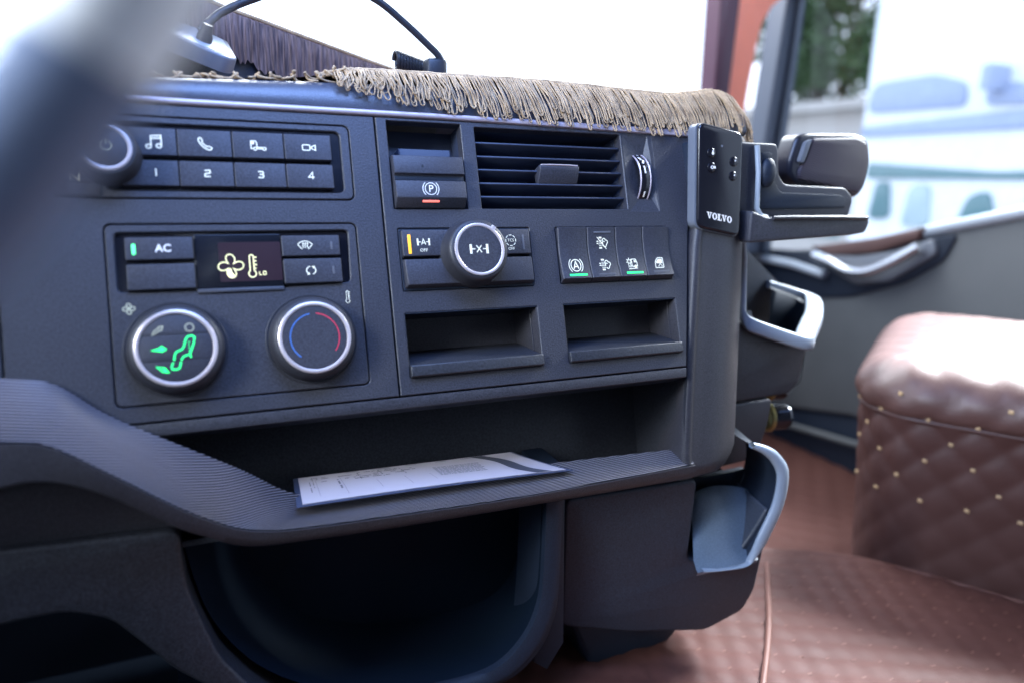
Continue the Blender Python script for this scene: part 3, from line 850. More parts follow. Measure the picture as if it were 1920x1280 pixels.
# ================================================================== PARKING BRAKE SWITCH
pb = pthing("parking_brake_switch", 215.5, -24, 0, "parking brake paddle switch with circled P and red light, left of the vent", "switch")
def Bq(vf): return mv(vf, -215.5, 24, 0)
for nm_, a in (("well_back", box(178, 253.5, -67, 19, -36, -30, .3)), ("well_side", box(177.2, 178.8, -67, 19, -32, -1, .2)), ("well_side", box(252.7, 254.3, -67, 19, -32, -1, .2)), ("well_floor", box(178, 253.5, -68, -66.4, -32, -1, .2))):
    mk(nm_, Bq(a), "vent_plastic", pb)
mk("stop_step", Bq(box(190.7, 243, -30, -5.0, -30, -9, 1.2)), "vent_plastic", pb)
pd = mk("paddle", Bq(bevelled(extrude_profile([(-15.6, 1.5), (-17.4, 7.6), (-34.4, 9.0), (-35.4, 5.6), (-40.6, 5.0), (-41.4, 8.8), (-57.4, 9.4), (-65.4, 1.4), (-65.4, -26), (-15.6, -26)], 180.2, 248.6), .7, 2)), "button_plastic", pb)
mk("paddle_slot", Bq(box(180.5, 248.3, -40.2, -35.6, 5.0, 5.55, .1)), "dark_plastic", pd)
Psym = [stroke(circ(0, 0, 5.6, 32), .62, True), stroke(arc(0, 0, 7.8, 7.8, 48, -48, 16), .62), stroke(arc(0, 0, 7.8, 7.8, 132, 228, 16), .62),
        stroke([(-1.3, -3), (-1.3, 3), (.6, 3), (1.9, 2.3), (1.9, .8), (.6, 0), (-1.3, 0)], .85)]
symbol(pd, Psym, 213.4 - 215.5, -49.2 + 24, 9.15, 1, "print_white", "parking_symbol")
mk("red_lamp", Bq(xf(prism(rr(-8.2, 8.2, -1, 1, .5, 2), 0, .5, .1), Matrix.Translation((213.2, -60.3, 6.7)) @ Matrix.Rotation(R(45), 4, 'X'))), "led_red", pd)
symbol(pd, [fillp(circ(0, 0, 1.1, 10, 2.2))], 207.5 - 215.5, -28 + 24, 8.4, 1, "icon_black", "worn_mark")

# ================================================================== AIR VENT
vt = pthing("air_vent", 350.6, -25, 0, "rectangular air vent with five slats, centre tab and thumbwheel", "air vent")
def Vq(vf): return mv(vf, -350.6, 25, 0)
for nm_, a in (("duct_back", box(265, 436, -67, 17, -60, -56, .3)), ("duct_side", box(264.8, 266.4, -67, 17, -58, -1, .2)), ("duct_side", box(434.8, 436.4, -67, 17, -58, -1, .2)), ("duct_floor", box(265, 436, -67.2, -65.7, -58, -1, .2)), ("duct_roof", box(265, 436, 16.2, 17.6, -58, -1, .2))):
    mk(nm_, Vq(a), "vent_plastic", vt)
for y in (2.6, -11.2, -24.6, -38.2, -51.8):
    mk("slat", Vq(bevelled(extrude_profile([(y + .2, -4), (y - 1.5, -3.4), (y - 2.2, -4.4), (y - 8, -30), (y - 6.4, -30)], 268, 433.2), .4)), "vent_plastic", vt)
for i in range(9):
    x = 280 + i * 17.5
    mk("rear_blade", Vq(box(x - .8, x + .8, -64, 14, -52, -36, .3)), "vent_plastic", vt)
tb = mk("slider_tab", Vq(bevelled(extrude_profile([(-20.4, 2.5), (-22, 4.4), (-27, 3.6), (-39.5, -4.5), (-39.5, -10), (-22, -10)], 332.5, 378), 1.4, 3)), "button_plastic", vt)
mk("tab_edge", Vq(tube([(334, -20.9, 3.4), (345, -20.7, 4.0), (366, -20.7, 4.0), (376.5, -21, 3.4)], .75, 8)), "satin_silver", tb)
bz = mk("thumbwheel_bezel", Vq(fixn(([(437, 16.4, -.1), (437, -67.9, -.1), (463.5, 16.4, -.6), (465, -8, -7.5), (466, -42, -7), (475.4, -67.9, -.6), (470, 16.4, -.4), (475.4, 16.4, -.1), (475.4, -67.9, -.12), (437, 16.4, -12), (437, -67.9, -12)],
   [(0, 1, 4, 3), (0, 3, 2), (1, 5, 4), (2, 3, 6), (3, 4, 5), (3, 5, 6), (6, 5, 8, 7), (0, 9, 10, 1)]))), "dash_plastic", vt, smooth=False)
tw_prof = []
def wheel_disc(r, w):
    return lathe([(r - 2.2, -w), (r - .6, -w + .5), (r, -w + 1.6), (r, w - 1.6), (r - .6, w - .5), (r - 2.2, w)], 64)
WM = Matrix.Translation((457.6 - 350.6, -29 + 25, -24)) @ Matrix.Rotation(R(90), 4, 'Y')
tw = mk("thumbwheel", xf(wheel_disc(31, 7), WM), "gloss_black", vt)
for s in (-1, 1):
    mk("wheel_band", xf(tube([(31.0 * math.cos(2 * math.pi * i / 64), 31.0 * math.sin(2 * math.pi * i / 64), s * 6.2) for i in range(64)], .8, 6, True), WM), "strip_silver", tw)
for a0, a1 in ((64, 50), (18, 2), (-34, -46)):
    pts = [(31.2 * math.cos(R(a0 + (a1 - a0) * i / 5)), 31.2 * math.sin(R(a0 + (a1 - a0) * i / 5))) for i in range(6)]
    mk("wheel_mark", fixn(([(457.6 - 350.6 + dx, -4 + s_, -24 + c_) for c_, s_ in pts for dx in (-.9, .9)], [(2 * i, 2 * i + 1, 2 * i + 3, 2 * i + 2) for i in range(5)])), "print_white", tw, smooth=False)
for a0, a1, dx in ((42, 34, -2), (33, 24, 2)):
    pts = [(31.3 * math.cos(R(a0 + (a1 - a0) * i / 4)), 31.3 * math.sin(R(a0 + (a1 - a0) * i / 4))) for i in range(5)]
    mk("wheel_mark", fixn(([(457.6 - 350.6 + dx * (1 - i / 4) + e, -4 + s_, -24 + c_) for i, (c_, s_) in enumerate(pts) for e in (-1.3, 1.3)], [(2 * i, 2 * i + 1, 2 * i + 3, 2 * i + 2) for i in range(4)])), "print_white", tw, smooth=False)

# ================================================================== AXLE KNOB MODULE
ax = pthing("axle_control_module", 247.6, -114, 0, "axle control module with large silver ringed knob between two flat keys", "control module")
def Aq(vf): return mv(vf, -247.6, 114, 0)
mk("housing", Aq(plate(rr(180.8, 314.4, -142.9, -84.9, 1), [rr(182.6, 312.6, -140.6, -87, 1)], -.6, -14, .4, .4)), "dark_plastic", ax)
mk("housing_base", Aq(box(181.5, 313.8, -142, -86, -14, -6, .2)), "dark_plastic", ax)
upk = mk("upper_key", Aq(bevelled(prism([(182.4, -111.6), (312.6, -111.6), (312.6, -87.0), (182.4, -87.0)], -6, 4.4), 1.0, 3)), "button_plastic", ax)
lok = mk("lower_key", Aq(bevelled(([(181.2, -142.6, -6), (313.8, -142.6, -6), (313.8, -113.2, -6), (181.2, -113.2, -6), (184.4, -138.4, 5.8), (312.4, -138.4, 5.8), (312.4, -114.6, 4.6), (183.2, -114.6, 4.6)],
     [(3, 2, 1, 0), (4, 5, 6, 7), (0, 1, 5, 4), (1, 2, 6, 5), (2, 3, 7, 6), (3, 0, 4, 7)]), .9, 3)), "button_plastic", ax)
mk("amber_lamp", Aq(prism(rr(187.7, 190.4, -109.3, -91.4, .4, 2), 4.3, 4.75, .1)), "led_amber", upk)
def axle(letter, bw, bh, w, k):
    out = [fillp([(-w, -bh), (-w + bw, -bh), (-w + bw, bh), (-w, bh)]), fillp([(w - bw, -bh), (w, -bh), (w, bh), (w - bw, bh)])]
    return out
symA = axle("A", 1.5, 3.3, 6.3, 1) + [stroke([(-4.8, 0), (-2.7, 0)], .8), stroke([(2.7, 0), (4.8, 0)], .8), stroke([(-2, -2.6), (0, 2.8), (2, -2.6)], .8), stroke([(-1.3, -1), (1.3, -1)], .7)]
symbol(upk, symA, 202.6 - 247.6, -98.4 + 114, 4.42, 1.0, "icon_white")
symbol(upk, [text("OFF", 4.3)], 202.4 - 247.6, -106.3 + 114, 4.42, 1.0, "icon_white", "lettering")
dash8 = [stroke(arc(0, 0, 5.3, 5.3, 45 * i - 15, 45 * i + 17, 5), .8) for i in range(8)]
symbol(upk, dash8 + [text("TCS", 4.0)], 291.6 - 247.6, -98.2 + 114, 4.42, 1.0, "icon_white")
symbol(upk, [text("OFF", 4.0)], 291.7 - 247.6, -106.5 + 114, 4.42, 1.0, "icon_white", "lettering")
mk("dark_lamp", Aq(prism(rr(304.2, 306.0, -107.6, -92.6, .4, 2), 4.35, 4.7, .1)), "led_off", upk)
kn_ = mk("rotary_knob", Aq(mv(lathe([(32.4, -5), (32.4, 3), (31.6, 6), (30.4, 8), (29.8, 19), (29.0, 22), (27.0, 23.8), (24.9, 24.2)], 80), 250.2, -110.4)), "knob_rubber", ax)
mk("silver_ring", Aq(mv(lathe([(24.9, 23.8), (24.7, 24.8), (23.8, 25.3), (22.7, 25.2), (21.9, 24.6), (21.8, 23.6)], 80, False), 250.2, -110.4)), "satin_silver", kn_)
mk("face_disc", Aq(mv(lathe([(21.7, 23), (21.7, 24.2), (21.2, 24.6), (.01, 24.7)], 64), 250.2, -110.4)), "button_plastic", kn_)
mk("pointer_notch", Aq(xf(box(-2.2, 2.2, 22.6, 27.4, 23, 25.1, .4), Matrix.Translation((250.2, -110.4, 0)) @ Matrix.Rotation(R(-38), 4, 'Z'))), "satin_silver", kn_)
symX = axle("X", 2.3, 4.4, 9.3, 1) + [stroke([(-7, 0), (-3.8, 0)], .85), stroke([(3.8, 0), (7, 0)], .85), stroke([(-2.5, -3.3), (2.5, 3.3)], .9), stroke([(-2.5, 3.3), (2.5, -3.3)], .9)]
symbol(kn_, symX, 249.4 - 247.6, -110.2 + 114, 24.72, 1.0, "icon_white")

# ================================================================== ROCKER SWITCHES
def smoke(off):
    out = [fillp([(-3.2, 3.9), (0, 3.9), (0, 5.4), (-3.2, 5.4)]), fillp([(-3.2, -5.4), (0, -5.4), (0, -3.9), (-3.2, -3.9)])]
    out += [fillp([(x, y), (x + .8, y), (x + .8, y + .8), (x, y + .8)]) for x in (-3, -1.6, -.2) for y in (-3, -1.4, .2, 1.8)]
    out += [stroke([(-6, .9), (-5, 1.6), (-3.8, .6)], .7), stroke([(-6, -.9), (-5, -.3), (-3.8, -1.2)], .7)]
    cl = arc(2.6, 2.2, 1.7, 1.7, 200, 20, 8) + arc(5.0, .6, 1.7, 1.7, 100, -60, 8) + arc(3.4, -2.2, 1.6, 1.6, 0, -170, 8)
    out += [stroke(cl, .8), stroke(arc(2.2, 0, 1.3, 1.3, 230, 30, 8), .7)]
    if off: out += [stroke([(-5.2, 5.2), (4.8, -5.6)], .8)]
    return out
crash = [stroke(rpoly([(-.6, -2.6), (-.6, 4.4), (4.4, 4.4), (5.6, 1.6), (5.6, -2.6)], .6, 2), .8, True), fillp([(2.2, 1.2), (4.7, 1.2), (4.2, 3.2), (2.2, 3.2)]), stroke(circ(3.4, -2.7, 1.2, 12), .7, True), stroke([(-5, -4.9), (5.6, -4.4)], .8)]
star = []
for i in range(14):
    a = R(90 + 360 / 14 * i); r_ = 3.4 if i % 2 == 0 else 1.4
    star.append((-3.4 + r_ * math.cos(a), 2.2 + r_ * math.sin(a)))
crash += [stroke(star, .55, True)] + [stroke([(-4.4 + i * 1.4, -1.4), (-5 + i * 1.4, -3.6)], .6) for i in range(3)]
doorx = [stroke(rpoly([(-5, -4.8), (5, -4.8), (5, 4.8), (-1.2, 4.8), (-4.4, 1.2)], .8, 2), .8, True), fillp([(-3.2, -.6), (3.9, -.6), (3.9, 3.6), (-.8, 3.6), (-3.2, 1)]), stroke([(-1.6, -3.8), (3.6, 1.6)], .55, z=.1), stroke([(3.6, -3.8), (-1.6, 1.6)], .55, z=.1)]
autoA = [stroke(circ(0, 0, 5.4, 32), .85, True), stroke(arc(0, 0, 7.6, 7.6, 50, -50, 14), .75), stroke(arc(0, 0, 7.6, 7.6, 130, 230, 14), .75), stroke([(-2.6, -3.2), (0, 3.6), (2.6, -3.2)], 1.15), stroke([(-1.8, -1.2), (1.8, -1.2)], 1.0)]
def rocker(i, syms, lamps, label):
    x0, x1 = 344.8 + 34.05 * i, 344.8 + 34.05 * (i + 1)
    xc = (x0 + x1) / 2
    o = pthing("rocker_switch", xc, -113.6, 0, label, "rocker switch", "rocker switches in a row of four")
    w = 17.025 - .45
    prof = []
    n = 14
    hs = lambda t: 4.6 * (1 - t) ** 2 * 1.0 + 6.4 * t ** 2 - .6 * math.sin(math.pi * t)
    rows = []
    for s in range(n + 1):
        t = s / n
        y = 27.6 - t * 52.4
        h = hs(t)
        rows.append([(-w, y, h - 6), (-w, y, h - 1.1), (-w + .7, y, h - .25), (-w + 1.6, y, h), (w - 1.2, y, h), (w - .4, y, h - .3), (w, y, h - 1), (w, y, h - 6)])
    top = [(x, y + .9, h - 1.6) for x, y, h in rows[0]]
    bot1 = [(x, y - .8, h - .8) for x, y, h in rows[-1]]
    bot2 = [(x, -28.6, min(h - 6.5, -1)) for x, y, h in rows[-1]]
    body = mk("rocker", fixn(loft([top] + rows + [bot1, bot2])), "button_plastic", o, angle=30)
    mk("base", box(-w - .3, w + .3, -29.2, 28.8, -12, -5, .3), "dark_plastic", o)
    for sy, y in syms:
        t = (27.6 - y) / 52.4
        sl = (hs(t + .02) - hs(t - .02)) / (-.04 * 52.4)
        mk("symbol", xf(merge(*sy), Matrix.Translation((.1, y, hs(t) + .1)) @ Matrix.Rotation(math.atan(sl), 4, 'X') @ Matrix.Diagonal((1.05, 1.15, 1, 1))), "icon_white", body, smooth=False)
    for y, mat, nm_ in lamps:
        t = (27.6 - y) / 52.4
        mk("indicator_lamp" if mat == "led_off" else "green_lamp", prism(rr(-10.2 + 1.2, 10.2 + 1.2, y - 1.0, y + 1.0, .4, 2), hs(t) - .4, hs(t) + .35, .1), mat, body)
rocker(0, [(autoA, -11.4)], [(-21.6, "led_green", "")], "first rocker switch with circled letter A above a green light")
rocker(1, [(smoke(True), 11.7), (smoke(False), -11.6)], [(22.7, "led_off", ""), (-21.9, "led_off", "")], "second rocker switch showing two exhaust cloud symbols, no light lit")
rocker(2, [(crash, -11.6)], [(-21.4, "led_green", "")], "third rocker switch with truck collision symbol above a green light")
rocker(3, [(doorx, -11.4)], [(-21.0, "led_off", "")], "fourth rocker switch with crossed door window symbol, nearest the passenger side")

# ================================================================== REMOTE CONTROL
rmM = PM @ Matrix.Translation((.542, -.034, .020)) @ Matrix.Rotation(R(12.5), 4, 'X')
rem = empty("remote_control", rmM, "slim black remote control with four round buttons, docked upright beside the rocker switches", "remote control")
body = mk("body", prism(rpoly([(-30, 57), (31, 48), (30.5, -66), (-28.5, -55)], 9, 5), -9, 6, 3.2, 4), "gloss_black", rem)
mk("side_shell", prism(rpoly([(-32.5, 57), (32.4, 48), (32, -67), (-31, -56)], 9, 5), -10, 2.0, 1.2, 2), "device_grey", rem)
mk("holder", prism(rpoly([(-26, 40), (26, 36), (24, -70), (-24, -62)], 5, 4), -34, -10, 2, 2), "dark_plastic", rem)
for i, (x, y) in enumerate(((-13.4, 24.6), (-12.6, 9.2), (17.8, 16.2), (17.2, .6))):
    bt = mk("round_button", mv(lathe([(5.4, 5.8), (5.2, 6.8), (4.2, 7.5), (2.4, 7.9), (.01, 8.0)], 28), x, y), "gloss_black", rem)
    if i == 0:
        symbol(bt, [fillp(circ(0, -.4, 1.5, 12, 1.9)), fillp([(-1, .8), (1, .8), (.2, 3), (-.2, 3)])], x + .8, y, 8.0, 1, "print_white")
    elif i == 1:
        symbol(bt, [stroke(circ(-1.2, 0, 1.5, 14), .8, True), fillp([(.6, -1.2), (3.4, -1.2), (3.4, 1.2), (.6, 1.2)])], x + .8, y, 8.0, 1, "print_white")
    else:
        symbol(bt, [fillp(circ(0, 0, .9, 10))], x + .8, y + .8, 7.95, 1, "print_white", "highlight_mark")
mk("microphone_hole", mv(lathe([(1.3, 6.0), (1.1, 6.2), (.01, 6.15)], 14), 1.4, 32.5), "device_grey", rem)
def VOLVO():
    P = []
    def V_(x):
        return [fillp([(x - 3.1, 3.4), (x - 1.0, 3.4), (x + .75, -3.4), (x - .55, -3.4)]), fillp([(x + 1.5, 3.4), (x + 2.5, 3.4), (x + .75, -3.4), (x - .1, -3.4)]),
                fillp([(x - 3.7, 2.6), (x - .4, 2.6), (x - .4, 3.6), (x - 3.7, 3.6)]), fillp([(x + .7, 2.6), (x + 3.5, 2.6), (x + 3.5, 3.6), (x + .7, 3.6)])]
    def O_(x):
        n = 24; a = circ(x, 0, 3.5, n, 3.7); b_ = circ(x, 0, 1.35, n, 2.7)
        V = [(p[0], p[1], .16) for p in a] + [(p[0], p[1], .16) for p in b_]
        return [(V, [(i, (i + 1) % n, n + (i + 1) % n, n + i) for i in range(n)])]
    def L_(x):
        return [fillp([(x - 1.9, -3.4), (x + .3, -3.4), (x + .3, 3.4), (x - 1.9, 3.4)]), fillp([(x - 2.8, 2.6), (x + 1.2, 2.6), (x + 1.2, 3.6), (x - 2.8, 3.6)]), fillp([(x - 2.8, -3.6), (x + 2.9, -3.6), (x + 2.9, -2.6), (x - 2.8, -2.6)]), fillp([(x + 1.9, -3.6), (x + 2.9, -3.6), (x + 2.9, -.9), (x + 2.3, -.9)])]
    for f, x in ((V_, -14.2), (O_, -7.0), (L_, -.2), (V_, 6.4), (O_, 13.6)): P += f(x)
    vf = merge(*P)
    return [(v[0], v[1] - .17 * v[0], v[2]) for v in vf[0]], vf[1]
mk("lettering", mv(VOLVO(), .6, -44.6, 6.05), "print_white", body, smooth=False)

# ================================================================== SIDE TRAY AND THE DEVICE ON IT
tray = wthing("side_tray", (0, 0, 0), "black bracket with thin tray jutting out beside the remote control", "tray")
def poly(pts, r=4): return rpoly(pts, r, 4)
mk("back_plate", wall(poly([(570, -70), (566, 13), (632, 13), (637, 6), (641, -22), (652, -33), (752, -35), (768, -48), (763, -72)], 7), -20, 22, 2.5, 3), "dash_plastic", tray)
mk("plate_recess", wall(poly([(612, -62), (606, 2), (626, 4), (630, -26), (645, -42), (748, -44), (755, -60)], 6), -22.5, 6, 1.5, 2), "dark_plastic", tray)
mk("upright_edge", tube([(600, -24, 10), (604, -26, -20), (607, -26, -60), (613, -27, -69), (622, -28, -71)], 3.0, 10), "lit_grey_plastic", tray)  # pale tube painting the highlight along the edge
tp = mk("tray_plate", wall(poly([(586, -62), (612, -70), (771, -70), (776, -75), (771, -89), (747, -92), (586, -99)], 5), -42, 60, 3, 3), "dash_plastic", tray)
mk("tray_lip", tube([(616, -44, -70.5), (650, -45, -70), (720, -45, -70), (768, -43, -71)], 2.8, 10), "soft_plastic", tray)
mk("ball_joint", xf(lathe([(11, 0), (11, 3), (9, 6), (6, 8), (.01, 8.5)], 32), Matrix.Translation((620, -22, -20)) @ Matrix.Scale(1.5, 4, (0, 0, 1)) @ Matrix.Rotation(R(90), 4, 'X')), "dark_plastic", tray)
dev = wthing("ribbed_face_device", (0, 0, 0), "boxy black device with ribbed cloth face and rounded edges perched on the side tray", "device")
D0 = [(677, -6), (686, 24), (699, 29), (785, 32), (808, 26), (816, 0), (813, -33), (800, -49), (751, -38), (692, -33), (678, -20)]
mk("shell", wall(poly(D0, 9), 2, 26, 6, 4), "device_shell", dev)
mk("grille", wall(poly([(698, -4), (707, 23), (784, 27), (802, 21), (810, -1), (807, -30), (797, -43), (750, -34), (694, -28), (690, -18)], 6), -2, 10, 3.5, 3), "grille_cloth", dev)
mk("side_panel", wall(poly([(688, -6), (695, 18), (705, 22), (699, 2), (695, -8)], 3), -3.6, 10, 1.5, 2), "device_grey", dev)
mk("foot", wall(poly([(722, -34), (800, -44), (792, -68), (724, -69)], 5), 8, 34, 2, 2), "dark_plastic", dev)

# ================================================================== SIDE POCKET WITH PALE RIM, POWER SOCKETS
spk = wthing("side_pocket", (0, 0, 0), "dark cup pocket with pale rim on the passenger side of the dashboard", "cup holder")
mk("body", wall(poly([(560, -170), (631, -203), (726, -234), (746, -214), (744, -232), (737, -290), (722, -305), (560, -309)], 6), 2, 14, 3, 3), "soft_plastic", spk)
mk("lower_body", wall(poly([(540, -311), (692, -308), (688, -345), (678, -376), (660, -391), (540, -398)], 8), 0, 90, 3, 3), "soft_plastic", spk)
mk("body_side", fixn(loft([[(744, 4, -216), (742, 4, -290), (720, 4, -307)], [(806, 60, -214), (800, 60, -296), (775, 60, -318)], [(850, 108, -204), (842, 110, -296), (815, 112, -320)]])), "soft_plastic", spk)
ring = spline([(622, -2, -186), (628, -4, -199), (642, -8, -207), (700, -14, -226), (722, -12, -231), (738, 2, -228), (770, 26, -220), (801, 50, -213), (835, 84, -204), (844, 102, -199), (832, 114, -193), (779, 120, -178)], 6)
mk("rim", bar(ring, lambda t: 4 + 9 * math.sin(math.pi * min(1, t * .95)) ** 1.2, lambda t: 9.5 if t < .5 else 9.5 - 7 * (t - .5)), "rim_plastic", spk, angle=50)
mk("rim_upright", tube([(612, -2, -96), (617, -3, -120), (621, -3, -160), (624, -3, -190)], 3.4, 10), "lit_grey_plastic", spk)
mk("cup_well", wall(poly([(600, -96), (700, -100), (820, -190), (820, -250), (600, -250)], 4), 124, 10, .5), "dark_plastic", spk)
wc = sum(ring, Vector()) / len(ring)
def wl(k, dz): return [p.lerp(Vector((wc.x, wc.y + 20, p.z)), k) + Vector((0, 0, dz)) for p in ring]
mk("well_wall", fixn(loft([wl(.03, -1), wl(.22, -4), wl(.28, -40), wl(.32, -66)])), "bin_black", spk, angle=60)
def sock(x, y, z, r, l, label):
    o = wthing("power_socket", (x * .001, y * .001, z * .001), label, "socket", "round power sockets under the side pocket")
    RX = Matrix.Rotation(R(90), 4, 'Y') @ Matrix.Rotation(R(10), 4, 'X')
    mk("collar", xf(lathe([(r * .9, -5), (r * 1.12, -4), (r * 1.15, 0), (r * 1.0, 2)], 36), RX), "brass", o)
    prof = [(r * .95, 2)]
    for i in range(4):
        a = 4 + i * (l - 6) / 4
        prof += [(r * .98, a), (r * 1.02, a + 1), (r * 1.02, a + 3), (r * .94, a + 4)]
    prof += [(r * .9, l), (r * .7, l + 1.5), (.01, l + 2)]
    mk("knurled_cap", xf(lathe(prof, 36), RX), "gloss_black", o)
sock(717, 30, -346, 18, 28, "larger knurled black socket plug with brass collar, in front")
sock(750, 66, -322, 13, 24, "smaller knurled black socket plug half hidden behind the larger one")

# ================================================================== DOCUMENT IN A SLEEVE ON THE SHELF
doc = empty("document_sleeve", PM, "printed white paper in a clear blue edged sleeve lying on the shelf", "document")
A0, A1, B1, B0 = Vector((76, -325, -23)), Vector((348, -332.5, -27)), Vector((302, -310, -72)), Vector((78, -304, -58))
def SP(u, v, off=0.0):
    p = (A0 * (1 - u) + A1 * u) * (1 - v) + (B0 * (1 - u) + B1 * u) * v
    curl = 2.2 * math.sin(math.pi * u) * (1 - v) * .6 + 7.0 * math.sin(3.4 * u + .4) * v * (1 - v) + 1.5 * math.sin(9 * u) * v * (1 - v)
    return (p.x, p.y + curl + off * .8, p.z + off * .6)
def sheet(u0, u1, v0, v1, off, nu=24, nv=6):
    V = [SP(lerp(u0, u1, i / nu), lerp(v0, v1, j / nv), off) for j in range(nv + 1) for i in range(nu + 1)]
    return V, [(j * (nu + 1) + i, j * (nu + 1) + i + 1, (j + 1) * (nu + 1) + i + 1, (j + 1) * (nu + 1) + i) for j in range(nv) for i in range(nu)]
def slab(u0, u1, v0, v1, o0, o1, nu=24, nv=6):
    a, b_ = sheet(u0, u1, v0, v1, o1, nu, nv), sheet(u0, u1, v0, v1, o0, nu, nv)
    n = (nu + 1) * (nv + 1)
    ed = [i for i in range(nu + 1)] + [(j + 1) * (nu + 1) - 1 for j in range(1, nv + 1)] + [nv * (nu + 1) + i for i in range(nu - 1, -1, -1)] + [j * (nu + 1) for j in range(nv - 1, 0, -1)]
    F = list(a[1]) + [tuple(reversed([i + n for i in f])) for f in b_[1]]
    F += [(ed[i], ed[i] + n, ed[(i + 1) % len(ed)] + n, ed[(i + 1) % len(ed)]) for i in range(len(ed))]
    return fixn((a[0] + b_[0], F))
mk("sleeve_back", slab(-.012, 1.006, -.03, 1.015, -.6, -.3), "sleeve_blue", doc)
pap = mk("paper", slab(.008, .985, .035, .985, -.3, .5), "paper_white", doc)
pr = []
for u, v0, v1 in ((.07, .2, .75), (.165, .15, .8), (.29, .2, .5), (.40, .2, .5), (.50, .25, .5)):
    pr.append(sheet(u, u + .0009, v0, v1, .75, 1, 4))
for u, v0, v1, w in ((.045, .3, .8, .006), (.058, .5, .9, .005), (.15, .35, .7, .012), (.24, .55, .9, .006), (.33, .6, .9, .008), (.42, .6, .88, .006)):
    for k in range(9):
        if (k * 7 + int(u * 100)) % 4: pr.append(sheet(u, u + w * .55, lerp(v0, v1, k / 9), lerp(v0, v1, (k + .75) / 9), .75, 1, 1))
for k in range(46):
    u = random.uniform(.03, .5); v = random.choice((.62, .68, .74, .8, .86))
    pr.append(sheet(u, u + random.uniform(.008, .03), v, v + .018, .75, 2, 1))
for u in (.2, .34, .46, .6, .72): pr.append(sheet(u, u + .05, .93, .945, .75, 2, 1))
mk("printed_lines", merge(*pr), "paper_print", pap, smooth=False)
bl = []
for r_ in range(8):
    u = .53 + r_ * .002
    while u < .72 + r_ * .003:
        w = random.uniform(.004, .020)
        v = .36 + r_ * .046
        bl.append(sheet(u, u + w, v, v + .026, .75, 1, 1))
        u += w + random.uniform(.002, .005)
mk("printed_block", merge(*bl), "paper_grey", pap, smooth=False)
bw = [[], []]
for i in range(17):
    t = i / 16
    u = .80 + .10 * t + .022 * math.sin(t * 6.0)
    bw[0].append(SP(u - .03, 1 - t * .93 - .03, .75)); bw[1].append(SP(u + .034, 1 - t * .93 - .03, .75))
mk("printed_wave_band", loft(bw), "paper_print", pap, smooth=False)
mk("sleeve_fold", slab(.0, 1.0, -.028, .012, -.3, .1, 24, 1), "sleeve_blue", doc)

# ================================================================== FRINGED DASH MAT
mat_ = empty("dash_mat", PM, "tan dash mat on the dashboard top with long corded fringe hanging over the edge", "dash mat")
TOP = [(-46, 51, -18), (0, 53, -18), (54, 56, -17), (110, 60, -14), (136, 65, -10), (160, 68, -8), (243, 70, -8), (342, 72, -8), (406, 71, -8), (502, 69, -8), (545, 74, -9), (575, 79, -11), (604, 77, -16), (622, 68, -26), (636, 56, -46), (648, 46, -90)]
ts = spline(TOP, 12)
def top_at(x):
    for a, b_ in zip(ts, ts[1:]):
        if a.x <= x <= b_.x: return a.lerp(b_, (x - a.x) / max(1e-6, b_.x - a.x))
    return ts[-1].copy()
tj = [p + Vector((0, random.uniform(-.4, .4), random.uniform(-.3, .3))) for p in ts if p.x > 120]
mk("braid", merge(tube(tj, 2.4, 8), tube([p + Vector((0, -2.6, 1.6)) for p in tj], 1.3, 8)), "fringe_cord", mat_)
sh = [[p + Vector((0, 1.0, -1)) for p in ts], [p + Vector((0, 1.2 + 8, -26)) for p in ts], [p + Vector((0, 60, -190)) for p in ts], [p + Vector((0, 84, -280)) for p in ts]]
mk("mat_sheet", fixn(loft(sh)), "drape_threads", mat_)
LEN = [(136, 18), (160, 26), (199, 33), (246, 39), (331, 46), (458, 47), (520, 48), (560, 54), (600, 50), (640, 40), (660, 38)]
def length_at(x):
    for (a, la), (b_, lb) in zip(LEN, LEN[1:]):
        if a <= x <= b_: return lerp(la, lb, (x - a) / (b_ - a))
    return 40
x = 138.0
cnt = 0
while x < 647:
    p0 = top_at(x)
    ln = length_at(x) * random.uniform(.72, 1.12)
    curl = max(0.0, min(1.0, (330 - x) / 190))
    lean = lerp(9, 12, random.random()) * (1 - .8 * curl) + random.uniform(-5, 4) - (3 if x > 540 else 0)
    gap = random.uniform(1.1, 2.3)
    ph, fq, am = random.uniform(0, 6.3), random.uniform(5, 9), random.uniform(.2, .8) + 4.2 * curl * random.random()
    lift = random.choice((0, 0, 1.6, 3.0))
    ext = random.uniform(-1, 1)
    def strand(t, s):
        y = p0.y - ln * t
        wv = am * math.sin(ph + fq * t) * t
        hh = lerp(p0.z + 1.5, 4.4 + lift, min(1, t * 1.5) ** .7)
        if x > 590: hh = lerp(p0.z + 3, p0.z + 14 + lift, min(1, t * 1.4))
        return Vector((p0.x + lean * t ** 1.2 + s * gap * (1 + .35 * math.sin(ph + 4 * t)) + wv * (1 + .3 * s * ext), y + s * .6 * am * math.cos(ph + fq * t) * t, hh + .4 * s * ext))
    n = 10
    down = [strand(i / n, -1) for i in range(n + 1)]
    up = [strand(i / n, 1) for i in range(n, -1, -1)]
    bot = (down[-1] + up[0]) * .5 + Vector((0, -gap * 1.1, 0))
    path = down[:-1] + [down[-1], down[-1].lerp(bot, .6) + Vector((-.3, 0, 0)), bot, up[0].lerp(bot, .6) + Vector((.3, 0, 0))] + up
    mk("fringe_loop", tube(path, random.uniform(.62, .80), 6), "fringe_cord", mat_, angle=80)
    cnt += 1
    x += random.uniform(1.7, 2.7)
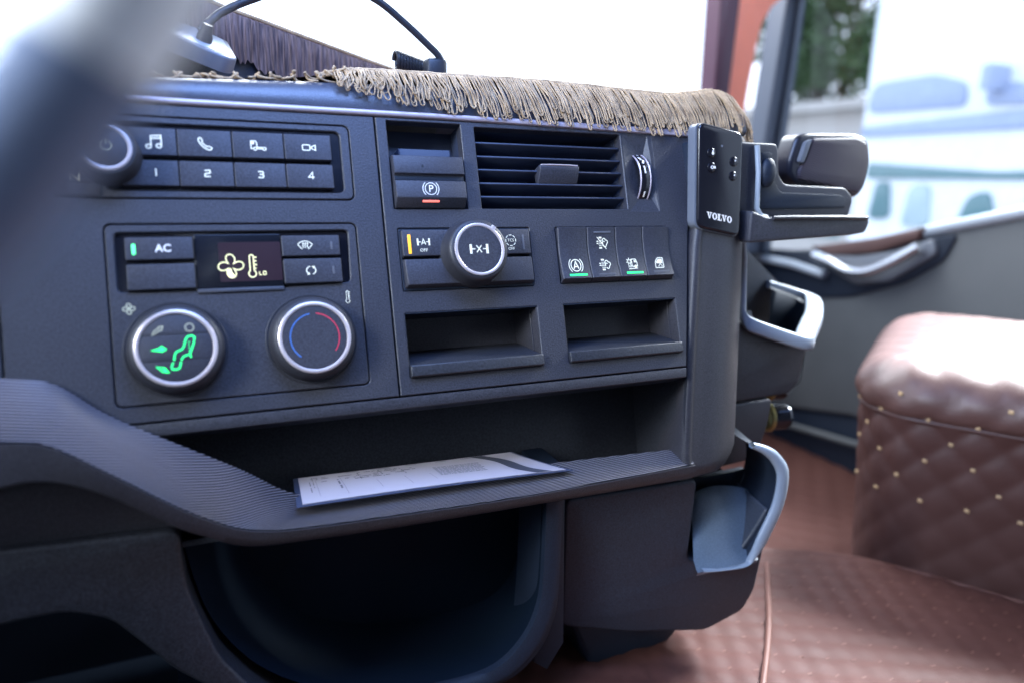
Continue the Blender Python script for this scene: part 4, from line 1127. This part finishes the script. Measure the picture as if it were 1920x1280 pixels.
for i in range(26):                                     # loose curled cords lying along the edge
    x0 = -44 + i * 7.4 + random.uniform(-3, 3)
    q = top_at(max(-45, x0)); path = []
    a0 = random.uniform(0, 6.3); r_ = random.uniform(2.4, 4.6)
    for k in range(12):
        t = k / 11
        path.append((x0 + t * random.uniform(12, 18) + r_ * math.cos(a0 + 5.5 * t), q.y + 1.2 + r_ * .75 * math.sin(a0 + 5.5 * t) - (1.5 if x0 < 90 else 5 * t), q.z + 6 + 2.5 * math.sin(7 * t + i)))
    mk("fringe_loop", tube(spline(path, 3), random.uniform(.85, 1.1), 6), "fringe_cord", mat_, angle=80)

# ================================================================== FRINGED COVER BEHIND, DEVICE AND CORDS ON THE DASH
drp = wthing("instrument_hood_cover", (0, 0, 0), "brown fringed cover draped over the instrument hood behind the dash top", "cover")
DT = spline([(-60, 96, 168), (-10, 124, 150), (33, 150, 133), (110, 198, 121), (200, 254, 108), (275, 300, 98), (340, 340, 88)], 60)
NB = len(DT)
rows = [[], [], [], [], []]
for i, p in enumerate(DT):
    k = i / (NB - 1)
    zb = max(62, 108 - 140 * max(0, k - .22)) + 3 * math.sin(i * .37) + 2 * math.sin(i * 1.31)
    w = 1.6 * math.sin(i * 1.25) + 1.1 * math.sin(i * .41 + 1)
    for r_, t in enumerate((0, .06, .35, .7, 1.0)):
        rows[r_].append((p.x + 1.2 * math.sin(i * .23) * t, p.y - (w * min(1, t * 3) + 1) + (3 if t == 0 else 0), lerp(p.z, zb, t)))
mk("fringe", fixn(loft(rows)), "drape_threads", drp, angle=80)
mk("hem", tube([p + Vector((0, 2, 1)) for p in DT[::6]], 2.2, 8), "fringe_cord", drp)
mk("hood", fixn(loft([[p + Vector((0, 8, -3)) for p in DT[::10]], [p + Vector((0, 6, -60)) for p in DT[::10]], [p + Vector((0, 4, -120)) for p in DT[::10]]])), "dark_plastic", drp)

TM = Matrix.Translation((-.008, .112, .094)) @ Matrix.Rotation(R(19), 4, 'Y') @ Matrix.Rotation(R(20), 4, 'X')
tab = empty("dash_device", TM, "grey slab shaped device with a cord lying tilted on the dash top", "device")
mk("case", prism(rpoly([(-75, -34), (62, -34), (70, -20), (58, 40), (-75, 40)], 6, 4), -7, 8, 2.5, 3), "device_grey", tab)
mk("top_panel", prism(rpoly([(-70, -29), (58, -29), (64, -18), (53, 35), (-70, 35)], 5, 4), 7.6, 8.6, .5, 2), "lit_grey_plastic", tab)
mk("cable_gland", mv(lathe([(7, 6), (7, 13), (5.4, 17), (4.4, 24)], 20), 38, -8, 0), "cord_rubber", tab)
crd = spline([(27, 112, 97), (34, 114, 104), (40, 118, 110), (50, 120, 118), (75, 120, 131), (122, 121, 150), (165, 121, 155), (200, 120, 145), (231, 120, 125), (256, 120, 106), (268, 120, 96), (272, 120, 88), (270, 121, 78)], 8)
cord = mk("arching_cable", tube([tuple(p) for p in crd], 3.9, 10), "cord_rubber"); tag(cord, "thin black cord arching above the dash top in front of the windscreen", "cord")
cl = []
for i in range(150):
    a = i * .55
    cl.append((228 + i * .31, 150 + 8 * math.cos(a) + .05 * i, 92 - .07 * i + 9.0 * math.sin(a)))
cc = mk("coiled_cord", tube(cl, 2.2, 7), "cord_rubber"); tag(cc, "short black coiled cord resting behind the fringe at the windscreen", "cord")
plg = wthing("cord_plug", (.266, .125, .084), "rounded black plug where the arching cord meets the dash top", "plug")
mk("plug_body", bevelled(box(-12, 12, -10, 10, -20, 9, 4, 5), 1), "cord_rubber", plg)

# ================================================================== STEERING WHEEL (close to the lens, at the left)
wn_ = Vector((-.40, -.886, .24)).normalized()
wx = Vector((.91, -.40, .03)); wx = (wx - wn_ * wx.dot(wn_)).normalized()
wy = wn_.cross(wx)
SWM = Matrix((wx, wy, wn_)).transposed().to_4x4(); SWM.translation = (-.1690, -.4320, .0995)
sw = empty("steering_wheel", SWM, "dark steering wheel rim with silver spoke, close and out of focus at the left edge", "steering wheel")
mk("rim", tube([(215 * math.cos(2 * math.pi * i / 96), 215 * math.sin(2 * math.pi * i / 96), 0) for i in range(96)], 14, 20, True), "wheel_leather", sw, angle=80)
mk("rim_glare", tube([(215 * math.cos(R(a_)), 215 * math.sin(R(a_)), 0) for a_ in range(-33, 46, 3)], 14.6, 20), "wheel_glare", sw, angle=80)  # pale sleeve shaped as the glare on the rim, not a separate trim
mk("airbag_cover", mv(lathe([(100, -30), (98, -8), (88, 4), (60, 10), (.01, 12)], 48), 0, 0, -14), "wheel_leather", sw)
for a, mat in ((-24, "chrome_blue"), (204, "chrome_blue"), (-90, "wheel_leather")):
    ca = Matrix.Rotation(R(a), 4, 'Z')
    mk("spoke", xf(bevelled(([(78, -34, -18), (206, -19, -8), (206, 19, -8), (78, 34, -18), (78, -32, -4), (208, -18, 16), (208, 18, 16), (78, 32, -4)],
       [(3, 2, 1, 0), (4, 5, 6, 7), (0, 1, 5, 4), (1, 2, 6, 5), (2, 3, 7, 6), (3, 0, 4, 7)]), 5, 3), ca), mat, sw)

# ================================================================== CAB SIDE: PILLAR, DOOR, SEAT, FLOOR
pil = wthing("windscreen_pillar", (0, 0, 0), "red painted windscreen pillar with dark rubber gasket and rounded quarter opening", "pillar")
mk("gasket", wall(poly([(1306, 560), (1380, 560), (1366, 204), (1356, -60), (1300, -60), (1312, 215)], 3), 940, 60, 6), "maroon_rubber", pil)
mk("painted_frame", wall(poly([(1378, 560), (1358, -60), (1418, -60), (1427, 96), (1439, 223), (1452, 320), (1464, 382), (1492, 428), (1532, 460), (1640, 480), (1640, 560)], 3), 950, 14, 4), "red_paint", pil)
dv = wthing("window_divider", (0, 0, 0), "blue grey upright divider bar between quarter light and passenger window", "window post")
mk("bar", wall(poly([(1569, 600), (1640, 600), (1612, 45), (1600, -250), (1500, -250), (1529, 57)], 5), 965, 70, 10, 3), "pillar_grey", dv)
mk("seal", tube([(1598, 958, 600), (1585, 958, 300), (1566, 958, 40), (1556, 958, -240)], 6, 8), "dark_plastic", dv)

YZ = Matrix(((0, 0, -1), (1, 0, 0), (0, 1, 0)))
def swall(pts, xfw, depth, bev=1, nb=2): return fixn(xf(prism(pts, -xfw - depth, -xfw, bev, nb), YZ))
door = wthing("passenger_door", (0, 0, 0), "grey passenger door panel with dark inset, silver handle and bright sill", "door")
mk("panel", swall(rpoly([(1010, -245), (801, -212), (601, -171), (482, -140), (267, -86), (0, -22), (-400, 10), (-400, -640), (610, -640), (900, -700), (1010, -720)], 6, 3), 1600, 60, 8, 3), "door_plastic", door)
mk("dark_inset", swall(poly([(985, -300), (990, -232), (801, -220), (601, -182), (482, -150), (396, -136), (423, -204), (509, -266), (657, -324), (945, -380)], 20), 1593, 12, 4, 3), "dark_plastic", door)
mk("leather_trim", swall(poly([(800, -206), (601, -164), (470, -126), (482, -158), (601, -204), (735, -226)], 8), 1578, 24, 8, 3), "brown_leather", door)
mk("lever_surround", swall(poly([(775, -222), (720, -262), (640, -290), (545, -268), (430, -186), (446, -150), (540, -190), (650, -216)], 16), 1580, 16, 6, 3), "device_grey", door)
hd = mk("door_handle", tube(spline([(1566, 770, -226), (1556, 705, -236), (1548, 640, -252), (1546, 580, -246), (1550, 520, -214), (1560, 462, -172)], 6), 13, 12), "chrome_blue", door)
mk("inset_rail", tube([(1580, 985, -258), (1580, 860, -262), (1578, 740, -276)], 12, 10), "lit_grey_plastic", door)
mk("sill", tube([(1600, 480, -138), (1600, 267, -80), (1600, 0, -16), (1600, -400, 16)], 14, 12), "lit_grey_plastic", door)  # added pale bar, paints the lit top of the door
mk("kick_panel", swall([(1010, -700), (610, -630), (-400, -630), (-400, -830), (1010, -830)], 1612, 40, 3), "dark_plastic", door)
mk("sill_plate", tube([(1590, 900, -742), (1590, 560, -706)], 9, 8), "door_plastic", door)
gl_ = mk("window_pane", ([(1612, 1000, -240), (1612, 480, -140), (1612, -400, 10), (1612, -400, 900), (1612, 1000, 900)], [(0, 1, 2, 3, 4)]), "window_glass", door, smooth=False)
ws = mk("windscreen_glass", ([(-1200, 480, 60), (1300, 960, 60), (1300, 760, 1200), (-1200, 300, 1200)], [(0, 1, 2, 3)]), "window_glass", smooth=False)
tag(ws, "clear windscreen glass pane beyond the dash top", "windscreen")
fw = mk("footwell_wall", wall([(500, -150), (1620, -260), (1620, -830), (500, -830)], 1012, 30, 2), "dark_plastic"); fw["kind"] = "structure"
fw = mk("bulkhead_wall", wall([(-1000, 30), (560, 30), (560, -860), (-1000, -860)], 520, 30, 2), "dark_plastic"); fw["kind"] = "structure"

def puff(a, b_, s, amp):
    return amp * (abs(math.sin(math.pi * (a + b_) / s)) * abs(math.sin(math.pi * (a - b_) / s))) ** .45
# floor: raised tunnel mat and the lower footwell
def xr_at(y):
    T = [(-.75, 1.35), (-.4, 1.22), (-.142, 1.08), (-.073, 1.039), (-.011, 1.001), (.048, .953), (.087, .90), (.116, .842), (.2, .66), (.5, .3)]
    for (a, xa), (b_, xb) in zip(T, T[1:]):
        if a <= y <= b_: return lerp(xa, xb, (y - a) / (b_ - a))
    return .3
nu, nv = 170, 130
V = []
for j in range(nv + 1):
    y = -.70 + j / nv * 1.18
    xr_ = xr_at(y)
    for i in range(nu + 1):
        x = lerp(-.02, xr_, i / nu)
        V.append((x * 1000, y * 1000, -620 + puff(x + .3 * y, y - .3 * x, .048, 4.5) - (8 if i == nu else 0)))
F = [(j * (nu + 1) + i, j * (nu + 1) + i + 1, (j + 1) * (nu + 1) + i + 1, (j + 1) * (nu + 1) + i) for j in range(nv) for i in range(nu)]
k = len(V)
for j in range(nv + 1):
    a = V[j * (nu + 1) + nu]; V.append((a[0] + 6, a[1] + 6, -830))
F += [(j * (nu + 1) + nu, k + j, k + j + 1, (j + 1) * (nu + 1) + nu) for j in range(nv)]
fm = mk("floor_mat", fixn((V, F)), "mat_leather", angle=80)
tag(fm, "brown quilted leather floor mat over the raised tunnel in front of the seat", "floor mat")
for j0 in range(0, 1):
    pass
edge = [(xr_at(-.6 + i * .02) * 1000, (-.6 + i * .02) * 1000, -620) for i in range(46)]
mk("mat_piping", tube(edge, 2.5, 8), "mat_edge", fm)
mk("mat_seam", tube(spline([(800, 80, -616), (737, 11, -615), (705, -24, -615), (673, -57, -615), (637, -92, -615), (599, -127, -615), (540, -182, -615)], 6), 4, 8), "mat_edge", fm)
st = None
for m_ in range(-30, 60):                               # pale cross stitches where the quilting lines meet
    for n_ in range(-30, 60):
        a, b_ = (m_ + n_) * .024, (m_ - n_) * .024
        x_, y_ = (a - .3 * b_) / 1.09, (b_ + .3 * a) / 1.09
        if .56 < x_ < xr_at(y_) - .02 and -.36 < y_ < .11:
            if st is None:
                st = mk("stitch", box(-3.8, 3.8, -1.2, 1.2, -.8, 1.2, .5), "mat_edge", fm); o_ = st
            else:
                o_ = st.copy(); COL.objects.link(o_)
            o_.location = (x_, y_, -.6195); o_.rotation_euler = (0, 0, random.uniform(-.3, .3))
nu, nv = 110, 90
V = [(600 + i / nu * 1020, j / nv * 1020, -800 + puff(i / nu * 1.02, j / nv * 1.02, .07, 4)) for j in range(nv + 1) for i in range(nu + 1)]
F = [(j * (nu + 1) + i, j * (nu + 1) + i + 1, (j + 1) * (nu + 1) + i + 1, (j + 1) * (nu + 1) + i) for j in range(nv) for i in range(nu)]
ff = mk("footwell_floor", (V, F), "mat_leather", angle=80); ff["kind"] = "structure"
cf = mk("cab_floor", box(-1500, 1620, -1500, 1020, -860, -832, 1), "dark_plastic"); cf["kind"] = "structure"

# the rest of the cab that shades the dashboard: roof, rear wall, driver's side
for nm_, a in (("cab_roof", box(-1000, 1680, -1500, 560, 900, 940, 5)), ("cab_rear_wall", box(-1000, 1680, -1540, -1500, -860, 940, 5)), ("cab_side_wall", box(-1000, -950, -1500, 1020, -860, -60, 5))):
    q = mk(nm_, a, "cab_lining"); q["kind"] = "structure"
# seat
seat = empty("passenger_seat", Matrix.Translation((.93, .07, -.83)) @ Matrix.Rotation(R(33.7), 4, 'Z'), "brown quilted leather passenger seat cushion with pale stitched tufts", "seat")
base = rr(0, 560, -620, 0, 95, 14)
def resample(p, n):
    P = [Vector(q) for q in p] + [Vector(p[0])]
    L = [0]
    for a, b_ in zip(P, P[1:]): L.append(L[-1] + (b_ - a).length)
    out = []; k = 0
    for i in range(n):
        t = L[-1] * i / n
        while L[k + 1] < t: k += 1
        out.append((P[k].lerp(P[k + 1], (t - L[k]) / max(1e-9, L[k + 1] - L[k])), t))
    return out
rs = resample(base, 420)
cen = Vector((280, -310))
p60 = inset([tuple(a[0]) for a in rs], 60)
def seat_ring(z, ins, q):
    out = []
    for (p, s), pi in zip(rs, inset([tuple(a[0]) for a in rs], ins)):
        pv = Vector(pi)
        if ins > 60: pv = cen + (Vector(p60[len(out)]) - cen) * max(.01, 1 - (ins - 60) / 205)
        d = (pv - cen).normalized()
        pf = q(s, z)
        out.append((pv.x + d.x * pf, pv.y + d.y * pf, z))
    return out
prof = [(0, 30), (120, 26), (220, 20), (300, 14), (340, 12), (400, 8), (440, 4), (455, 3)]
side = []
zz = 0
SK = [(i * 8, lerp(34, 4, i / 57)) for i in range(58)]
for z, ins in SK: side.append(seat_ring(z, ins, lambda s, z: puff(s, z * 1.0, 66, 3.0 + 5.5 * max(0, (z - 300) / 156))))
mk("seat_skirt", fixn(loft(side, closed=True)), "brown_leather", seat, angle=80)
cush = []
CU = [(456, 8), (462, 0), (470, -5), (480, -7), (490, -6), (500, -3), (509, 2), (517, 8), (524, 16), (530, 26), (535, 38), (539, 52), (541, 60), (543, 70), (545, 82), (548, 95), (550, 108), (552, 120), (554, 132), (556, 145), (558, 158), (559, 171), (560, 184), (561, 198), (562, 212), (563, 226), (563.5, 240), (564, 252), (564, 262)]
for z, ins in CU:
    fade = max(0, 1 - abs(z - 488) / 60)
    cush.append(seat_ring(z, min(ins, 262), lambda s, z, f=fade: puff(s, z, 66, 6) * (.35 + .65 * f)))
for r_, (z, ins) in enumerate(CU):
    if z > 509:
        kq = min(1, (z - 509) / 20)
        cush[r_] = [(x_, y_, z_ + puff(x_, y_, 66, 4.5) * kq) for x_, y_, z_ in cush[r_]]
cv = loft(cush, closed=True)
cv = (cv[0], cv[1] + [tuple(range((len(CU) - 1) * 420, len(CU) * 420))])
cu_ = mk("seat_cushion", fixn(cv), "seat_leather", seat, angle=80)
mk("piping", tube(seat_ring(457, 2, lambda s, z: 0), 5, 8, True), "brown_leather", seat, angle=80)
for (p, s) in rs[::3]:                                   # stitched tufts where the quilting crosses
    pass
tufts = []
per = rs[-1][1]
for row in range(2, 17):
    z = row * 33
    if z > 515: continue
    ii = 0
    s = (33 if row % 2 else 0)
    while s < per:
        idx = min(range(len(rs)), key=lambda q: abs(rs[q][1] - s))
        p = rs[idx][0]
        if p.x < 90 and z > 300 and (row * 3 + int(s / 33) * 5 + (row * row) % 4) % 4 != 1:
            ins = min(SK, key=lambda q: abs(q[0] - z))[1] if z < 456 else min(CU, key=lambda q: abs(q[0] - z))[1]
            d = (p - cen).normalized()
            q = p - d * (ins - 1.5)
            M_ = Matrix.Translation((q.x, q.y, z)) @ Vector((d.x, d.y, 0)).to_track_quat('Z', 'Y').to_matrix().to_4x4()
            mk("stitched_tuft", xf(box(-3.4, 3.4, -2.6, 2.6, -1.5, 1.4, 1.0), M_), "tuft_thread", seat)
        s += 66

# ================================================================== OUTSIDE
gd = mk("ground", box(-200, 200, -200, 200, -2.6, -2.4, .01), "concrete", scale=1.0); gd["kind"] = "structure"
trk = wthing("parked_lorry", (5.0, 0, -2.4), "white lorry parked outside the passenger window, blurred and overexposed", "lorry")
def TB(n_, x0, x1, y0, y1, z0, z1, mat, b_=.02, p=None): return mk(n_, box(x0, x1, y0, y1, z0, z1, b_, b_), mat, p or trk, scale=1.0)
TB("cab", 0, 2.4, 1.6, 3.68, .55, 4.2, "truck_white", .1)
TB("cargo_box", -.05, 2.45, -6, 1.5, .9, 4.6, "truck_white", .05)
def TW(n_, pts, r_, mat, x0=-.03):
    return mk(n_, fixn(xf(prism(rpoly(pts, r_, 5), -.1, -x0, .015, 2), YZ)), mat, trk, scale=1.0)
TW("side_window", [(3.60, 2.90), (3.56, 3.12), (3.05, 3.14), (2.80, 3.06), (2.78, 2.90)], .08, "truck_blue")
TW("side_window", [(2.66, 2.90), (2.64, 3.06), (2.30, 3.0), (2.26, 2.88)], .06, "truck_blue")
TW("stripe", [(3.62, 2.72), (3.62, 2.80), (2.4, 2.86), (1.9, 2.80), (1.9, 2.74)], .04, "truck_blue")
TW("stripe", [(3.52, 2.40), (3.52, 2.52), (2.5, 2.46), (1.6, 2.50), (1.6, 2.42)], .03, "window_teal")
TW("lower_window", [(3.46, 2.08), (3.42, 2.38), (3.30, 2.38), (3.26, 2.10)], .07, "window_teal")
TW("lower_window", [(3.16, 2.05), (3.12, 2.36), (2.96, 2.37), (2.92, 2.06)], .06, "window_pale")
TW("lower_window", [(2.74, 2.04), (2.66, 2.30), (2.52, 2.34), (2.42, 2.06)], .06, "window_teal")
TW("lower_window", [(2.30, 2.04), (2.26, 2.36), (2.0, 2.36), (2.0, 2.04)], .06, "window_pale")
TB("mirror_arm", -.2, .02, 2.52, 2.60, 2.98, 3.14, "truck_blue", .02)
for y in (2.9, -1.0, -3.5):
    mk("wheel", xf(lathe([(.5, -.15), (.52, -.1), (.52, .1), (.5, .15), (.3, .16), (.28, .1), (.01, .1)], 32), Matrix.Translation((.1, y, .52)) @ Matrix.Rotation(R(-90), 4, 'Y')), "tyre", trk, scale=1.0)
bld = wthing("low_building", (9.4, 7.8, -2.4), "pale beige low building beyond the quarter light below the tree", "building")
TB("wall", 0, 4, -1.6, 3, 0, 3.45, "wall_beige", .02, bld)
TB("roof", -.2, 4.2, -1.8, 3.2, 3.45, 3.6, "wall_beige", .02, bld)
TB("window", -.03, .05, -.2, .6, 1.5, 2.6, "window_teal", .01, bld)
tree = wthing("leafy_tree", (10.2, 8.6, -2.4), "green leafy tree seen blurred between divider bar and parked lorry", "tree")
mk("trunk", tube([(0, 0, 0), (.05, .03, 1.5), (0, .1, 3.0), (.1, .05, 4.4)], .16, 10, rfun=lambda t: 1 - .6 * t), "bark", tree, scale=1.0)
for a in range(5):
    mk("limb", tube([(0, .05, 2.6 + .3 * a), (.5 * math.cos(a * 1.3), .5 * math.sin(a * 1.3), 3.3 + .3 * a), (.95 * math.cos(a * 1.3), .95 * math.sin(a * 1.3), 4.2 + .2 * a)], .06, 6, rfun=lambda t: 1 - .7 * t), "bark", tree, scale=1.0)
V, F = [], []
clumps = [(random.uniform(-1, 1), random.uniform(-1.2, 1.2), random.uniform(3.95, 5.6), random.uniform(.35, .65)) for _ in range(26)]
for i in range(7000):
    c_ = random.choice(clumps)
    d = Vector((random.gauss(0, 1), random.gauss(0, 1), random.gauss(0, 1))).normalized() * c_[3] * random.uniform(.5, 1)
    p = Vector(c_[:3]) + d
    a = Vector((random.gauss(0, 1), random.gauss(0, 1), random.gauss(0, 1))).normalized() * .07
    b_ = a.cross(Vector((random.gauss(0, 1), random.gauss(0, 1), random.gauss(0, 1)))).normalized() * .04
    k = len(V); V += [tuple(p - a), tuple(p + b_), tuple(p + a), tuple(p - b_)]; F.append((k, k + 1, k + 2, k + 3))
mk("crown", (V, F), "leaf_green", tree, smooth=False, scale=1.0, kind="stuff")
mir = wthing("door_mirror", (1.78, 1.22, .60), "red edge of the door mirror housing at the top beside the divider", "mirror")
mk("housing", box(-40, 60, -60, 60, -62, 160, 14, 16), "red_paint", mir)
mk("mirror_arm", tube([(-60, -10, 120), (-30, 0, 110), (0, 0, 100)], 12, 10), "dark_plastic", mir)
